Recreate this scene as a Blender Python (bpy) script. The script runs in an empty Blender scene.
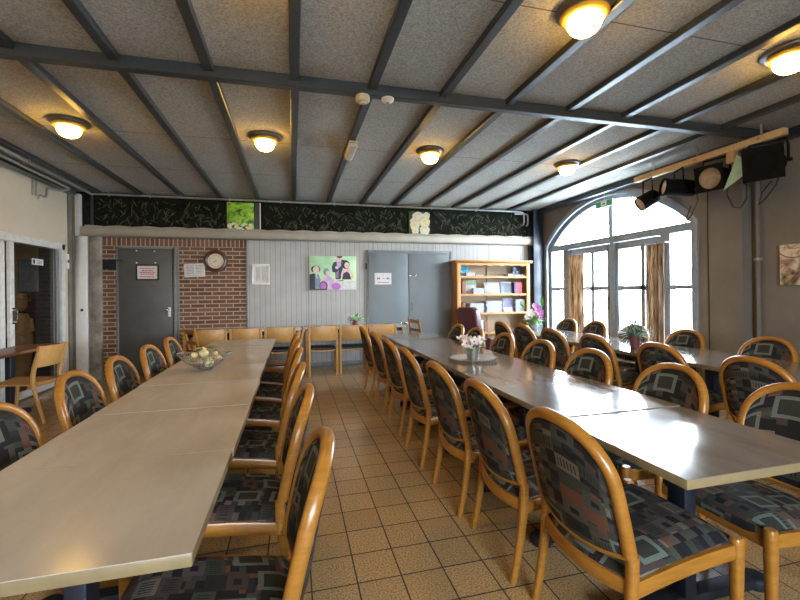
LAMP = 62.0
WORLD = 54.0
EXPOSURE = 0.18
import bpy, bmesh, math, random
from math import sin, cos, pi, radians, sqrt
from mathutils import Vector, Matrix
SC = bpy.context.scene
COL = SC.collection
rnd = random.Random(7)

# ---------------------------------------------------------------- mesh helpers
class MB:
    """collects shapes and links them as one mesh object"""
    def __init__(self):
        self.v = []; self.f = []; self.m = []; self.uv = {}
        self.T = None
    def _add(self, vs, fs, mi=0, uvs=None):
        b = len(self.v)
        if self.T is not None:
            vs = [tuple(self.T @ Vector(p)) for p in vs]
        self.v += [tuple(p) for p in vs]
        for f in fs:
            self.f.append(tuple(b + i for i in f)); self.m.append(mi)
        if uvs:
            for i, u in enumerate(uvs): self.uv[b + i] = u
        return self
    def box(self, x0, x1, y0, y1, z0, z1, mi=0):
        vs = [(x0,y0,z0),(x1,y0,z0),(x1,y1,z0),(x0,y1,z0),(x0,y0,z1),(x1,y0,z1),(x1,y1,z1),(x0,y1,z1)]
        return self._add(vs, [(3,2,1,0),(4,5,6,7),(0,1,5,4),(1,2,6,5),(2,3,7,6),(3,0,4,7)], mi)
    def prism(self, poly, to3, lo, hi, mi=0):
        """poly: 2-D outline; to3(u,v,w) -> point"""
        n = len(poly)
        vs = [to3(u, v, lo) for u, v in poly] + [to3(u, v, hi) for u, v in poly]
        fs = [tuple(range(n))[::-1], tuple(range(n, 2*n))] + [(i, (i+1) % n, n+(i+1) % n, n+i) for i in range(n)]
        return self._add(vs, fs, mi)
    def face(self, pts, mi=0):
        return self._add(pts, [tuple(range(len(pts)))], mi)
    def lathe(self, prof, n=20, c=(0,0,0), mi=0, axis=None):
        vs = []; fs = []
        R = Matrix.Identity(3)
        if axis is not None:
            R = Vector((0,0,1)).rotation_difference(Vector(axis).normalized()).to_matrix()
        for r, z in prof:
            for k in range(n):
                a = 2*pi*k/n
                p = R @ Vector((r*cos(a), r*sin(a), z))
                vs.append((p.x+c[0], p.y+c[1], p.z+c[2]))
        for i in range(len(prof)-1):
            for k in range(n):
                k2 = (k+1) % n
                fs.append((i*n+k, i*n+k2, (i+1)*n+k2, (i+1)*n+k))
        if prof[0][0] > 1e-5: fs.append(tuple(range(n))[::-1])
        if prof[-1][0] > 1e-5: fs.append(tuple((len(prof)-1)*n + k for k in range(n)))
        return self._add(vs, fs, mi)
    def tube(self, path, r, r2=None, n=8, mi=0, closed=False, hint=(0,0,1), sq=2.0, taper=None):
        """r along cross(t,hint), r2 along the hint side"""
        r2 = r if r2 is None else r2
        P = [Vector(p) for p in path]; N = len(P); H = Vector(hint)
        vs = []; fs = []
        for i, p in enumerate(P):
            a = P[(i-1) % N] if (closed or i > 0) else p
            b = P[(i+1) % N] if (closed or i < N-1) else p
            t = (b - a).normalized()
            s = t.cross(H)
            if s.length < 1e-4: s = t.cross(Vector((1, 0.01, 0)))
            s.normalize(); h = s.cross(t).normalized()
            k = taper[i] if taper else 1.0
            for j in range(n):
                an = 2*pi*(j+.5)/n
                ca, sa = cos(an), sin(an)
                ca = math.copysign(abs(ca)**(2/sq), ca); sa = math.copysign(abs(sa)**(2/sq), sa)
                vs.append(p + s*(r*k*ca) + h*(r2*k*sa))
        M = N if closed else N-1
        for i in range(M):
            i2 = (i+1) % N
            for j in range(n):
                j2 = (j+1) % n
                fs.append((i*n+j, i*n+j2, i2*n+j2, i2*n+j))
        if not closed:
            fs.append(tuple(range(n))[::-1]); fs.append(tuple((N-1)*n + j for j in range(n)))
        return self._add(vs, fs, mi)
    def grid(self, fn, nu, nv, mi=0, uvfn=None, wrap=False):
        vs = []; uvs = []
        for i in range(nu+1):
            for j in range(nv+1):
                vs.append(fn(i/nu, j/nv))
                if uvfn: uvs.append(uvfn(i/nu, j/nv))
        fs = [(i*(nv+1)+j, (i+1)*(nv+1)+j, (i+1)*(nv+1)+j+1, i*(nv+1)+j+1) for i in range(nu) for j in range(nv)]
        return self._add(vs, fs, mi, uvs or None)
    def blob(self, c, r, mi=0, nu=10, nv=7, seed=0, amp=0.0):
        rr = random.Random(seed); ph = [rr.uniform(0, 6) for _ in range(4)]
        prof = []; vs = []; fs = []
        rx, ry, rz = (r, r, r) if not hasattr(r, '__len__') else r
        for i in range(nv+1):
            th = pi*i/nv
            for j in range(nu):
                a = 2*pi*j/nu
                k = 1 + amp*sin(2*a+ph[0])*sin(2*th+ph[1]) + amp*.6*sin(3*a+ph[2])
                vs.append((c[0]+rx*k*sin(th)*cos(a), c[1]+ry*k*sin(th)*sin(a), c[2]-rz*k*cos(th)))
        for i in range(nv):
            for j in range(nu):
                j2 = (j+1) % nu
                fs.append((i*nu+j, i*nu+j2, (i+1)*nu+j2, (i+1)*nu+j))
        return self._add(vs, fs, mi)
    def build(self, name, mats, parent=None, bevel=0.0, seg=2, smooth=40, weld=True, recalc=True):
        me = bpy.data.meshes.new(name)
        me.from_pydata(self.v, [], self.f)
        if not isinstance(mats, (list, tuple)): mats = [mats]
        for m in mats: me.materials.append(m)
        me.polygons.foreach_set('material_index', self.m)
        if self.uv:
            lay = me.uv_layers.new(name='UVMap')
            for lp in me.loops:
                lay.data[lp.index].uv = self.uv.get(lp.vertex_index, (0, 0))
        bm = bmesh.new(); bm.from_mesh(me)
        if weld: bmesh.ops.remove_doubles(bm, verts=bm.verts, dist=1e-5)
        if recalc: bmesh.ops.recalc_face_normals(bm, faces=bm.faces)
        if bevel:
            es = [e for e in bm.edges if len(e.link_faces) == 2 and e.calc_face_angle(0) > radians(35)]
            bmesh.ops.bevel(bm, geom=es, offset=bevel, segments=seg, profile=.5, affect='EDGES', clamp_overlap=True)
        bm.to_mesh(me); bm.free()
        if smooth:
            me.polygons.foreach_set('use_smooth', [True]*len(me.polygons))
            me.set_sharp_from_angle(angle=radians(smooth))
        o = bpy.data.objects.new(name, me); COL.objects.link(o)
        if parent is not None: o.parent = parent
        return o

def tag(o, label, cat, group=None, kind=None):
    o['label'] = label; o['category'] = cat
    if group: o['group'] = group
    if kind: o['kind'] = kind
    return o
def structure(o):
    o['kind'] = 'structure'; return o
def thing(name, label, cat, loc=(0,0,0), rz=0.0, group=None):
    o = bpy.data.objects.new(name, None); COL.objects.link(o)
    o.empty_display_size = .1
    o.location = loc; o.rotation_euler = (0, 0, rz)
    return tag(o, label, cat, group)
KIDS = {}
def copy_tree(o, parent=None):
    c = o.copy(); COL.objects.link(c)
    if parent is not None: c.parent = parent
    for ch in [x for x in o.children]: copy_tree(ch, c)
    return c
def placed(proto, used, label, loc, rz, group=None):
    """the first time the prototype itself, then copies with copies of its parts"""
    if proto.name in used: o = copy_tree(proto)
    else: o = proto; used.add(proto.name)
    o.location = loc; o.rotation_euler = (0, 0, rz); o['label'] = label
    if group: o['group'] = group
    return o
def text_mesh(s, size, to3, mi, mb, depth=0.0, align='CENTER'):
    """lettering as flat faces added to mb; to3(u,v)"""
    cu = bpy.data.curves.new('lettering', 'FONT'); cu.body = s; cu.size = size
    cu.align_x = align; cu.align_y = 'CENTER'; cu.resolution_u = 2
    ob = bpy.data.objects.new('lettering', cu); COL.objects.link(ob)
    dg = bpy.context.evaluated_depsgraph_get()
    me = bpy.data.meshes.new_from_object(ob.evaluated_get(dg))
    mb._add([to3(v.co.x, v.co.y) for v in me.vertices], [tuple(p.vertices) for p in me.polygons], mi)
    bpy.data.objects.remove(ob); bpy.data.curves.remove(cu); bpy.data.meshes.remove(me)

# ---------------------------------------------------------------- materials
class NT:
    def __init__(self, name):
        self.mat = bpy.data.materials.new(name); self.mat.use_nodes = True
        self.t = self.mat.node_tree; self.b = self.t.nodes['Principled BSDF']
    def n(self, typ, **kw):
        x = self.t.nodes.new(typ)
        for k, v in kw.items(): setattr(x, k, v)
        return x
    def l(self, a, b): self.t.links.new(a, b)
    def math(self, op, a, b=None, c=None):
        x = self.n('ShaderNodeMath', operation=op)
        for i, s in enumerate((a, b, c)):
            if s is None: continue
            if isinstance(s, (int, float)): x.inputs[i].default_value = s
            else: self.l(s, x.inputs[i])
        return x.outputs[0]
    def mix(self, fac, a, b, blend='MIX'):
        x = self.n('ShaderNodeMix', data_type='RGBA', blend_type=blend)
        for s, v in ((0, fac), (6, a), (7, b)):
            if isinstance(v, (int, float)): x.inputs[s].default_value = v
            elif isinstance(v, (tuple, list)): x.inputs[s].default_value = (*v[:3], 1)
            else: self.l(v, x.inputs[s])
        return x.outputs[2]
    def ramp(self, fac, stops, interp='LINEAR'):
        x = self.n('ShaderNodeValToRGB'); cr = x.color_ramp; cr.interpolation = interp
        while len(cr.elements) < len(stops): cr.elements.new(.5)
        for e, (p, c) in zip(cr.elements, stops):
            e.position = p; e.color = (*c[:3], 1) if hasattr(c, '__len__') else (c, c, c, 1)
        self.l(fac, x.inputs[0]); return x.outputs[0]
    def noise(self, vec, scale, detail=3, rough=.5, dist=0):
        x = self.n('ShaderNodeTexNoise'); x.inputs['Scale'].default_value = scale
        x.inputs['Detail'].default_value = detail; x.inputs['Roughness'].default_value = rough
        x.inputs['Distortion'].default_value = dist
        if vec is not None: self.l(vec, x.inputs['Vector'])
        return x.outputs['Fac']
    def coord(self, which='Object', scale=(1,1,1)):
        tc = self.n('ShaderNodeTexCoord'); o = tc.outputs[which]
        if scale != (1,1,1):
            mp = self.n('ShaderNodeMapping'); mp.inputs['Scale'].default_value = scale
            self.l(o, mp.inputs['Vector']); o = mp.outputs[0]
        return o
    def world(self, scale=(1,1,1)):
        g = self.n('ShaderNodeNewGeometry').outputs['Position']
        if scale != (1,1,1):
            mp = self.n('ShaderNodeMapping'); mp.inputs['Scale'].default_value = scale
            self.l(g, mp.inputs['Vector']); g = mp.outputs[0]
        return g
    def color(self, c):
        if isinstance(c, (tuple, list)): self.b.inputs['Base Color'].default_value = (*c[:3], 1)
        else: self.l(c, self.b.inputs['Base Color'])
    def set(self, **kw):
        for k, v in kw.items():
            k = k.replace('_', ' ')
            s = self.b.inputs[k]
            if isinstance(v, (int, float)): s.default_value = v
            elif isinstance(v, (tuple, list)): s.default_value = (*v[:3], 1)
            else: self.l(v, s)
        return self
    def bump(self, h, strength=.2, dist=.01):
        x = self.n('ShaderNodeBump'); x.inputs['Strength'].default_value = strength
        x.inputs['Distance'].default_value = dist
        self.l(h, x.inputs['Height']); self.l(x.outputs[0], self.b.inputs['Normal'])

def S(r, g, b):
    """sRGB 0-255 to linear"""
    return tuple(((c/255)/12.92 if c/255 <= .04045 else ((c/255+.055)/1.055)**2.4) for c in (r, g, b))

def plain(name, c, rough=.5, metal=0.0, var=.12, scale=14, **kw):
    """a lightly mottled surface"""
    m = NT(name); f = m.noise(m.coord('Object'), scale, 4)
    lo = tuple(x*(1-var) for x in c); hi = tuple(min(1, x*(1+var)) for x in c)
    m.color(m.ramp(f, [(.3, lo), (.7, hi)]))
    m.set(Roughness=rough, Metallic=metal, **kw)
    return m.mat
M = {}
def mk_wood(name, dark, light, rough=.32, scale=(3, 3, 22)):
    m = NT(name); v = m.coord('Object', scale)
    f = m.noise(v, 3.0, 5, .6, .6)
    f2 = m.noise(m.coord('Object', (1,1,1)), 5.0, 2)
    c = m.ramp(f, [(.25, dark), (.75, light)])
    m.color(m.mix(m.math('MULTIPLY', f2, .35), c, tuple(x*.7 for x in dark)))
    m.set(Roughness=rough); m.bump(f, .05, .002)
    return m.mat
M['wood'] = mk_wood('honey beech', (.27, .105, .012), (.44, .195, .032), .3)
M['wood_pale'] = mk_wood('pale ash plywood', (.44, .235, .07), (.58, .335, .115), .42, (9, 3, 3))
M['wood_pine'] = mk_wood('orange pine', (.38, .165, .035), (.52, .26, .075), .4)
M['wood_light'] = mk_wood('bleached pine', (.27, .19, .11), (.35, .26, .16), .6)
M['wood_dark'] = mk_wood('dark stained wood', (.030, .010, .006), (.060, .020, .011), .3)
M['clock_wood'] = mk_wood('red brown clock wood', (.050, .014, .008), (.10, .03, .016), .3)
M['table_brown'] = mk_wood('brown table wood', (.22, .10, .045), (.33, .17, .08), .35, (3, 22, 3))
M['batten'] = mk_wood('raw batten', (.40, .27, .13), (.56, .40, .22), .6, (3, 22, 3))

def mk_fabric():
    m = NT('patchwork upholstery')
    uv = m.n('ShaderNodeUVMap'); uv.uv_map = 'UVMap'
    sx = m.n('ShaderNodeSeparateXYZ'); m.l(uv.outputs[0], sx.inputs[0])
    u, v = sx.outputs[0], sx.outputs[1]
    def cell(a, p): return m.math('FLOOR', m.math('DIVIDE', a, p))
    def rnd3(a, b, s):
        c = m.n('ShaderNodeCombineXYZ'); m.l(a, c.inputs[0]); m.l(b, c.inputs[1]); c.inputs[2].default_value = s
        w = m.n('ShaderNodeTexWhiteNoise', noise_dimensions='3D'); m.l(c.outputs[0], w.inputs['Vector'])
        return w.outputs['Value']
    def cells(pu, pv, shift, s):
        cu = cell(u, pu); vs = m.math('ADD', v, m.math('MULTIPLY', rnd3(cu, cu, s), shift)); cv = cell(vs, pv)
        du = m.math('ABSOLUTE', m.math('SUBTRACT', m.math('FRACT', m.math('DIVIDE', u, pu)), .5))
        dv = m.math('ABSOLUTE', m.math('SUBTRACT', m.math('FRACT', m.math('DIVIDE', vs, pv)), .5))
        return cu, cv, du, dv
    def AND(*a):
        r = a[0]
        for x in a[1:]: r = m.math('MULTIPLY', r, x)
        return r
    GT = lambda a, b: m.math('GREATER_THAN', a, b)
    LT = lambda a, b: m.math('LESS_THAN', a, b)
    pal = [(0, (.016, .014, .014)), (.13, (.062, .042, .036)), (.27, (.042, .046, .036)), (.40, (.024, .023, .024)), (.52, (.125, .055, .032)),
           (.60, (.058, .064, .048)), (.72, (.085, .066, .060)), (.82, (.016, .014, .018)), (.92, (.15, .125, .095))]
    cu, cv, du, dv = cells(.036, .028, .09, 3.3)
    c = m.ramp(rnd3(cu, cv, 1.0), pal, 'CONSTANT')
    # larger panels, some with a small dark square in the middle, some with upright lines
    bu, bv, eu, ev = cells(.078, .062, .12, 5.1)
    rb = rnd3(bu, bv, 6.0)
    c = m.mix(GT(rb, .45), c, m.ramp(rnd3(bu, bv, 8.0), pal, 'CONSTANT'))
    sq = AND(GT(rb, .72), LT(m.math('MAXIMUM', eu, ev), .19)); c = m.mix(sq, c, (.016, .015, .018))
    bars = AND(GT(rb, .58), LT(rb, .70), LT(ev, .30), LT(eu, .40), GT(m.math('SINE', m.math('MULTIPLY', u, 560)), .25)); c = m.mix(bars, c, (.022, .02, .02))
    # nested sage squares
    au, av, fu, fv = cells(.128, .150, .12, 7.7)
    d = m.math('MAXIMUM', fu, fv); pick = GT(rnd3(au, av, 2.0), .66)
    c = m.mix(AND(pick, LT(d, .24)), c, (.034, .034, .028))
    c = m.mix(AND(pick, GT(d, .25), LT(d, .37)), c, (.128, .148, .125))
    c = m.mix(AND(pick, GT(d, .235), LT(d, .25)), c, (.014, .014, .016))
    # weave stripes
    st = m.math('SINE', m.math('MULTIPLY', u, 1500))
    n = m.noise(uv.outputs[0], 260, 2)
    k = m.math('ADD', m.math('MULTIPLY', st, .16), m.math('MULTIPLY', n, .9))
    kk = m.n('ShaderNodeCombineColor')
    for i in range(3): m.l(m.math('ADD', k, .5), kk.inputs[i])
    m.color(m.mix(1.0, c, kk.outputs[0], 'MULTIPLY'))
    m.set(Roughness=.85, Specular_IOR_Level=.2)
    m.bump(st, .15, .001)
    return m.mat
M['fabric'] = mk_fabric()

def mk_top(name, lo, hi, worn, r0, r1):
    m = NT(name)
    v = m.world((1, .25, 1))
    a = m.noise(v, 9, 5, .65, .4)
    b = m.noise(m.world((16, 1.2, 1)), 9, 5, .7)
    c = m.ramp(a, [(.3, lo), (.7, hi)])
    c = m.mix(m.ramp(b, [(.62, 0.0), (.78, .10)]), c, worn)
    m.color(c)
    m.set(Roughness=m.ramp(a, [(.3, r0), (.75, r1)]), Specular_IOR_Level=.55)
    m.bump(b, .03, .002)
    return m.mat
M['top'] = mk_top('worn beige laminate', (.44, .385, .315), (.50, .445, .375), (.56, .51, .45), .15, .25)
M['top_grey'] = mk_top('worn grey brown laminate', (.165, .140, .122), (.215, .187, .165), (.36, .33, .31), .09, .17)
M['top_edge'] = plain('table edge band', (.23, .17, .085), .45)

def mk_floor():
    m = NT('speckled floor tiles')
    p = m.world(); s = m.n('ShaderNodeSeparateXYZ'); m.l(p, s.inputs[0])
    tx = m.math('DIVIDE', m.math('ADD', s.outputs[0], 20*.2133-.0685), .2133)
    ty = m.math('DIVIDE', m.math('ADD', s.outputs[1], 20*.2175+.0055), .2175)
    fx = m.math('ABSOLUTE', m.math('SUBTRACT', m.math('FRACT', tx), .5))
    fy = m.math('ABSOLUTE', m.math('SUBTRACT', m.math('FRACT', ty), .5))
    g = m.math('GREATER_THAN', m.math('MAXIMUM', fx, fy), .483)
    c = m.n('ShaderNodeCombineXYZ'); m.l(m.math('FLOOR', tx), c.inputs[0]); m.l(m.math('FLOOR', ty), c.inputs[1])
    w = m.n('ShaderNodeTexWhiteNoise', noise_dimensions='3D'); m.l(c.outputs[0], w.inputs['Vector'])
    sp = m.noise(p, 110, 4, .75); big = m.noise(p, 3, 3)
    base = m.ramp(sp, [(.36, (.13, .070, .025)), (.5, (.46, .285, .115)), (.66, (.68, .47, .24))])
    base = m.mix(m.math('MULTIPLY', w.outputs[0], .28), base, (.22, .135, .065))
    base = m.mix(m.math('MULTIPLY', big, .3), base, (.40, .29, .18))
    m.color(m.mix(g, base, (.035, .027, .020)))
    m.set(Roughness=m.mix(g, m.ramp(sp, [(.3, .17), (.7, .28)]), (.9, .9, .9)), Specular_IOR_Level=.5)
    h = m.math('SUBTRACT', 1.0, g); m.bump(h, .35, .003)
    return m.mat
M['floor'] = mk_floor()

def mk_plaster(name, c1, c2, rough=.9, bump=.35, sc=9):
    m = NT(name); p = m.world()
    a = m.noise(p, sc*.25, 5, .6); b = m.noise(p, sc*8, 4, .6)
    m.color(m.ramp(a, [(.3, c1), (.7, c2)])); m.set(Roughness=rough)
    m.bump(b, bump, .006); return m.mat
M['plaster_beige'] = mk_plaster('warm beige plaster', (.52, .445, .33), (.58, .50, .385), .9, .15)
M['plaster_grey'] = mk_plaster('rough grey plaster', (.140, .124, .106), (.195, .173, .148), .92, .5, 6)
M['plaster_pale'] = mk_plaster('pale reveal plaster', (.42, .40, .38), (.50, .48, .46), .85, .3)
M['cement'] = mk_plaster('raw cement strip', (.11, .095, .078), (.20, .175, .145), .95, .6, 14)
M['pebble'] = mk_plaster('pebbledash', (.13, .115, .095), (.33, .30, .26), .95, 1.0, 22)
M['white_paint'] = plain('white gloss paint', (.72, .72, .71), .4, var=.05)

def mk_ceiling():
    m = NT('woodwool ceiling board'); p = m.world()
    s = m.n('ShaderNodeSeparateXYZ'); m.l(p, s.inputs[0])
    a = m.noise(p, 72, 5, .8); b = m.noise(p, 1.6, 3)
    seam = m.math('LESS_THAN', m.math('ABSOLUTE', m.math('SUBTRACT', m.math('FRACT', m.math('DIVIDE', m.math('ADD', s.outputs[1], 13.5-4.87), 1.335)), .5)), .0045)
    seam = m.math('LESS_THAN', m.math('FRACT', m.math('DIVIDE', m.math('ADD', s.outputs[1], 13.35-4.86), 1.335)), .008)
    c = m.ramp(a, [(.36, (.190, .180, .155)), (.62, (.52, .495, .440))])
    c = m.mix(m.math('MULTIPLY', b, .35), c, (.33, .30, .26))
    m.color(m.mix(seam, c, (.11, .095, .08)))
    m.set(Roughness=.95); m.bump(a, .6, .008); return m.mat
M['ceiling'] = mk_ceiling()
M['beam'] = plain('slate gloss beam paint', (.028, .033, .036), .38, var=.2, scale=6)
M['beam_blue'] = plain('navy steel paint', (.022, .032, .048), .4, var=.2, scale=6)

def mk_brick(name, vertical=False, c1=(.115, .050, .026), c2=(.225, .105, .056), mo=(.46, .40, .32)):
    m = NT(name); p = m.world(); s = m.n('ShaderNodeSeparateXYZ'); m.l(p, s.inputs[0])
    c = m.n('ShaderNodeCombineXYZ')
    a, b = (s.outputs[2], s.outputs[0]) if vertical else (s.outputs[0], s.outputs[2])
    m.l(a, c.inputs[0]); m.l(b, c.inputs[1])
    t = m.n('ShaderNodeTexBrick'); m.l(c.outputs[0], t.inputs['Vector'])
    t.inputs['Scale'].default_value = 1; t.inputs['Mortar Size'].default_value = .009
    t.inputs['Brick Width'].default_value = .23 if not vertical else .30; t.inputs['Row Height'].default_value = .071
    t.inputs['Mortar Smooth'].default_value = .1; t.inputs['Bias'].default_value = 0
    if vertical: t.offset = 0
    t.inputs['Color1'].default_value = (*c1, 1); t.inputs['Color2'].default_value = (*c2, 1)
    t.inputs['Mortar'].default_value = (*mo, 1)
    n = m.noise(p, 40, 4, .7)
    m.color(m.mix(m.math('MULTIPLY', n, .45), t.outputs[0], tuple(x*.7 for x in c1)))
    m.set(Roughness=.85); m.bump(m.math('SUBTRACT', 1.0, t.outputs['Fac']), .5, .008); return m.mat
M['brick'] = mk_brick('red brown brick'); M['brick_shaded'] = mk_brick('shade-darkened hallway brick', False, (.022, .014, .012), (.045, .026, .020), (.065, .056, .048)); M['brick_soldier'] = mk_brick('soldier course brick', True)  # hallway pillar brick has the dimness behind the glass put into its colour

def mk_bead():
    m = NT('grey beadboard panelling'); p = m.world(); s = m.n('ShaderNodeSeparateXYZ'); m.l(p, s.inputs[0])
    f = m.math('FRACT', m.math('DIVIDE', m.math('ADD', s.outputs[0], 10), .0905))
    g = m.math('LESS_THAN', f, .09)
    g2 = m.math('LESS_THAN', m.math('ABSOLUTE', m.math('SUBTRACT', f, .5)), .03)
    seam = m.math('LESS_THAN', m.math('FRACT', m.math('DIVIDE', m.math('ADD', s.outputs[0], 12.2-.268), 1.22)), .008)
    n = m.noise(p, 4, 3)
    c = m.ramp(n, [(.3, (.325, .320, .302)), (.7, (.370, .365, .346))])
    c = m.mix(m.math('MULTIPLY', g, .75), c, (.12, .115, .105)); c = m.mix(m.math('MULTIPLY', g2, .25), c, (.22, .215, .2))
    m.color(m.mix(seam, c, (.07, .07, .07))); m.set(Roughness=.45); m.bump(m.math('SUBTRACT', 1.0, g), .4, .005); return m.mat
M['bead'] = mk_bead()
M['cover'] = plain('cream beam paint', (.345, .312, .25), .5, var=.08, scale=5)
M['door_grey'] = plain('charcoal door paint', (.078, .076, .072), .5, var=.1, scale=5)
M['door_blue'] = plain('slate blue door paint', (.140, .165, .178), .45, var=.07, scale=3)
M['door_trim'] = plain('grey door trim', (.17, .18, .18), .45)
M['frame_win'] = plain('grey blue window paint', (.23, .27, .32), .4)
M['alu'] = plain('white aluminium frame', (.60, .60, .58), .35)
M['chrome'] = plain('chromed steel', (.62, .62, .60), .18, 1.0, .05)
M['galv'] = plain('painted heating pipe', (.40, .40, .38), .32, .6)
M['zinc'] = plain('zinc', (.42, .42, .41), .35, .9)
M['wire'] = plain('dull wire', (.28, .27, .24), .4, .7)
M['black'] = plain('black coating', (.012, .013, .017), .6, Specular_IOR_Level=.25)
M['black_matte'] = plain('matt black lacquer', (.007, .007, .007), .9, Specular_IOR_Level=.08)
M['navy_metal'] = plain('navy black steel', (.010, .013, .022), .4)
M['rubber'] = plain('black cable', (.015, .015, .015), .5)
M['leather_black'] = plain('black seat leather', (.020, .020, .024), .45)
M['leather_brown'] = plain('brown seat leather', (.10, .045, .025), .4)
M['burgundy'] = plain('burgundy leather', (.085, .032, .042), .32)
M['mauve'] = plain('mauve cushion cloth', (.36, .24, .33), .8)
M['paper'] = plain('paper', (.62, .615, .60), .8, var=.04)
M['shelf_paper'] = plain('greyed paper', (.36, .36, .37), .8, var=.25, scale=60)
M['shelf_white'] = plain('off-white glossy cover', (.40, .41, .44), .5, var=.2, scale=30)
M['ivory'] = plain('ivory dial', (.66, .60, .47), .5, var=.05)
M['ink'] = plain('black ink', (.02, .02, .02), .7)
M['red_ink'] = plain('red ink', (.45, .05, .04), .7)
M['blue_ink'] = plain('blue ink', (.06, .10, .28), .7)
M['grey_ink'] = plain('grey ink', (.30, .30, .30), .7)
M['white_plastic'] = plain('white plastic', (.70, .68, .62), .4, var=.04)
M['cream_plastic'] = plain('yellowed plastic', (.62, .52, .34), .45, var=.05)
M['green_sign'] = plain('exit sign green', (.02, .30, .11), .4)
M['gel'] = plain('pale cyan filter', (.34, .60, .66), .4)
M['terracotta'] = plain('brown plastic pot', (.15, .045, .04), .5)
M['leaf'] = plain('leaf green', (.10, .23, .06), .5, var=.3)
M['leaf_dark'] = plain('dark leaf green', (.035, .075, .02), .5, var=.3)
M['leaf_grey'] = plain('grey green leaf', (.42, .52, .42), .6, var=.3)
M['leaf_mint'] = plain('variegated leaf', (.55, .78, .52), .6, var=.3)
M['leaf_bright'] = plain('fresh green leaf', (.20, .50, .05), .5, var=.2)
M['petal_white'] = plain('white petal', (.76, .70, .68), .6, var=.05)
M['petal_pink'] = plain('pink petal', (.55, .22, .50), .6, var=.2)
M['petal_wine'] = plain('wine petal', (.30, .05, .12), .6)
M['petal_cream'] = plain('cream petal', (.76, .66, .30), .6, var=.15)
M['gourd'] = plain('cream gourd', (.66, .55, .26), .5, var=.3, scale=25)
M['gourd_tan'] = plain('tan gourd', (.46, .33, .17), .5, var=.3, scale=25)
M['gourd_green'] = plain('green gourd', (.30, .32, .10), .5, var=.4, scale=25)
M['soil'] = plain('potting soil', (.02, .014, .01), .9)
M['pale_stone'] = plain('outdoor paving', (.62, .62, .60), .8, var=.06, scale=2)

def mk_glass(name, tint=(1,1,1), milk=0.0):
    m = NT(name); n = m.noise(m.world(), 3, 2)
    t = m.n('ShaderNodeBsdfTransparent'); t.inputs[0].default_value = (*tint, 1)
    g = m.n('ShaderNodeBsdfGlossy'); g.inputs['Roughness'].default_value = .02
    fr = m.n('ShaderNodeLayerWeight'); fr.inputs[0].default_value = .5
    k = m.math('ADD', m.math('MULTIPLY', m.math('POWER', fr.outputs['Facing'], 5.0), .9), .05)
    mx = m.n('ShaderNodeMixShader'); m.l(k, mx.inputs[0]); m.l(t.outputs[0], mx.inputs[1]); m.l(g.outputs[0], mx.inputs[2])
    o = mx.outputs[0]
    if milk:
        d = m.n('ShaderNodeBsdfDiffuse'); d.inputs[0].default_value = (.75, .77, .78, 1); m2 = m.n('ShaderNodeMixShader'); m2.inputs[0].default_value = milk
        m.l(o, m2.inputs[1]); m.l(d.outputs[0], m2.inputs[2]); o = m2.outputs[0]
    m.l(o, m.t.nodes['Material Output'].inputs[0]); return m.mat
M['glass'] = mk_glass('window glass', (.97, .98, .98))
M['glass_tint'] = mk_glass('tinted partition glass', (.80, .80, .78))
M['glass_plate'] = mk_glass('clear glass', (.90, .93, .93), milk=.30)

def mk_emit(name, c, s):
    m = NT(name); m.set(Base_Color=(.9, .8, .6), Emission_Color=c, Emission_Strength=s, Roughness=.3); return m.mat
M['globe'] = mk_emit('glowing opal glass', (1.0, .57, .12), LAMP)
M['amber'] = plain('amber glass rim', (.50, .28, .04), .2)
M['lamp_base'] = plain('bronze lamp base', (.11, .075, .04), .4)
M['lens'] = plain('dusty spotlight lens', (.26, .19, .13), .22, var=.4, scale=8)

def mk_curtain():
    m = NT('brown printed curtain'); p = m.coord('Object', (1, 1, .12))
    a = m.noise(p, 26, 4, .6); b = m.noise(m.coord('Object'), 18, 3)
    c = m.ramp(a, [(.34, (.10, .050, .042)), (.47, (.36, .25, .15)), (.6, (.56, .47, .34))])
    m.color(m.mix(m.math('MULTIPLY', b, .6), c, (.24, .10, .07))); m.set(Roughness=.9)
    tr = m.n('ShaderNodeBsdfTranslucent'); m.l(c, tr.inputs[0])
    mx = m.n('ShaderNodeMixShader'); mx.inputs[0].default_value = .35
    m.l(m.b.outputs[0], mx.inputs[1]); m.l(tr.outputs[0], mx.inputs[2]); m.l(mx.outputs[0], m.t.nodes['Material Output'].inputs[0])
    return m.mat
M['curtain'] = mk_curtain()
def mk_frieze():
    m = NT('dark jungle print cloth'); p = m.coord('Object')
    a = m.noise(p, 9, 5, .65, 1.2)
    m.color(m.ramp(a, [(.35, (.007, .007, .005)), (.6, (.014, .015, .010)), (.75, (.028, .030, .021))])); m.set(Roughness=.95, Specular_IOR_Level=.08); return m.mat
M['frieze'] = mk_frieze()
M['frond'] = plain('printed frond', (.060, .062, .043), .9, var=.4, scale=20, Specular_IOR_Level=.1)
def mk_green():
    m = NT('lime plant photo'); p = m.coord('Object', (1, 1, 1.6))
    a = m.noise(p, 7, 4, .6, .8)
    m.color(m.ramp(a, [(.36, (.02, .07, .006)), (.48, (.20, .42, .02)), (.62, (.42, .66, .05))])); m.set(Roughness=.5); return m.mat
M['green_photo'] = mk_green()
def mk_art():
    m = NT('abstract brown and white print'); p = m.coord('Object')
    a = m.noise(p, 5, 5, .6, 1.5); b = m.noise(p, 22, 4, .7)
    c = m.ramp(a, [(.34, (.05, .035, .03)), (.46, (.36, .24, .14)), (.56, (.66, .58, .48)), (.7, (.74, .70, .64))])
    m.color(m.mix(m.ramp(b, [(.55, 0.0), (.7, .5)]), c, (.12, .09, .08))); m.set(Roughness=.5); return m.mat
M['art'] = mk_art()
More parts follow.
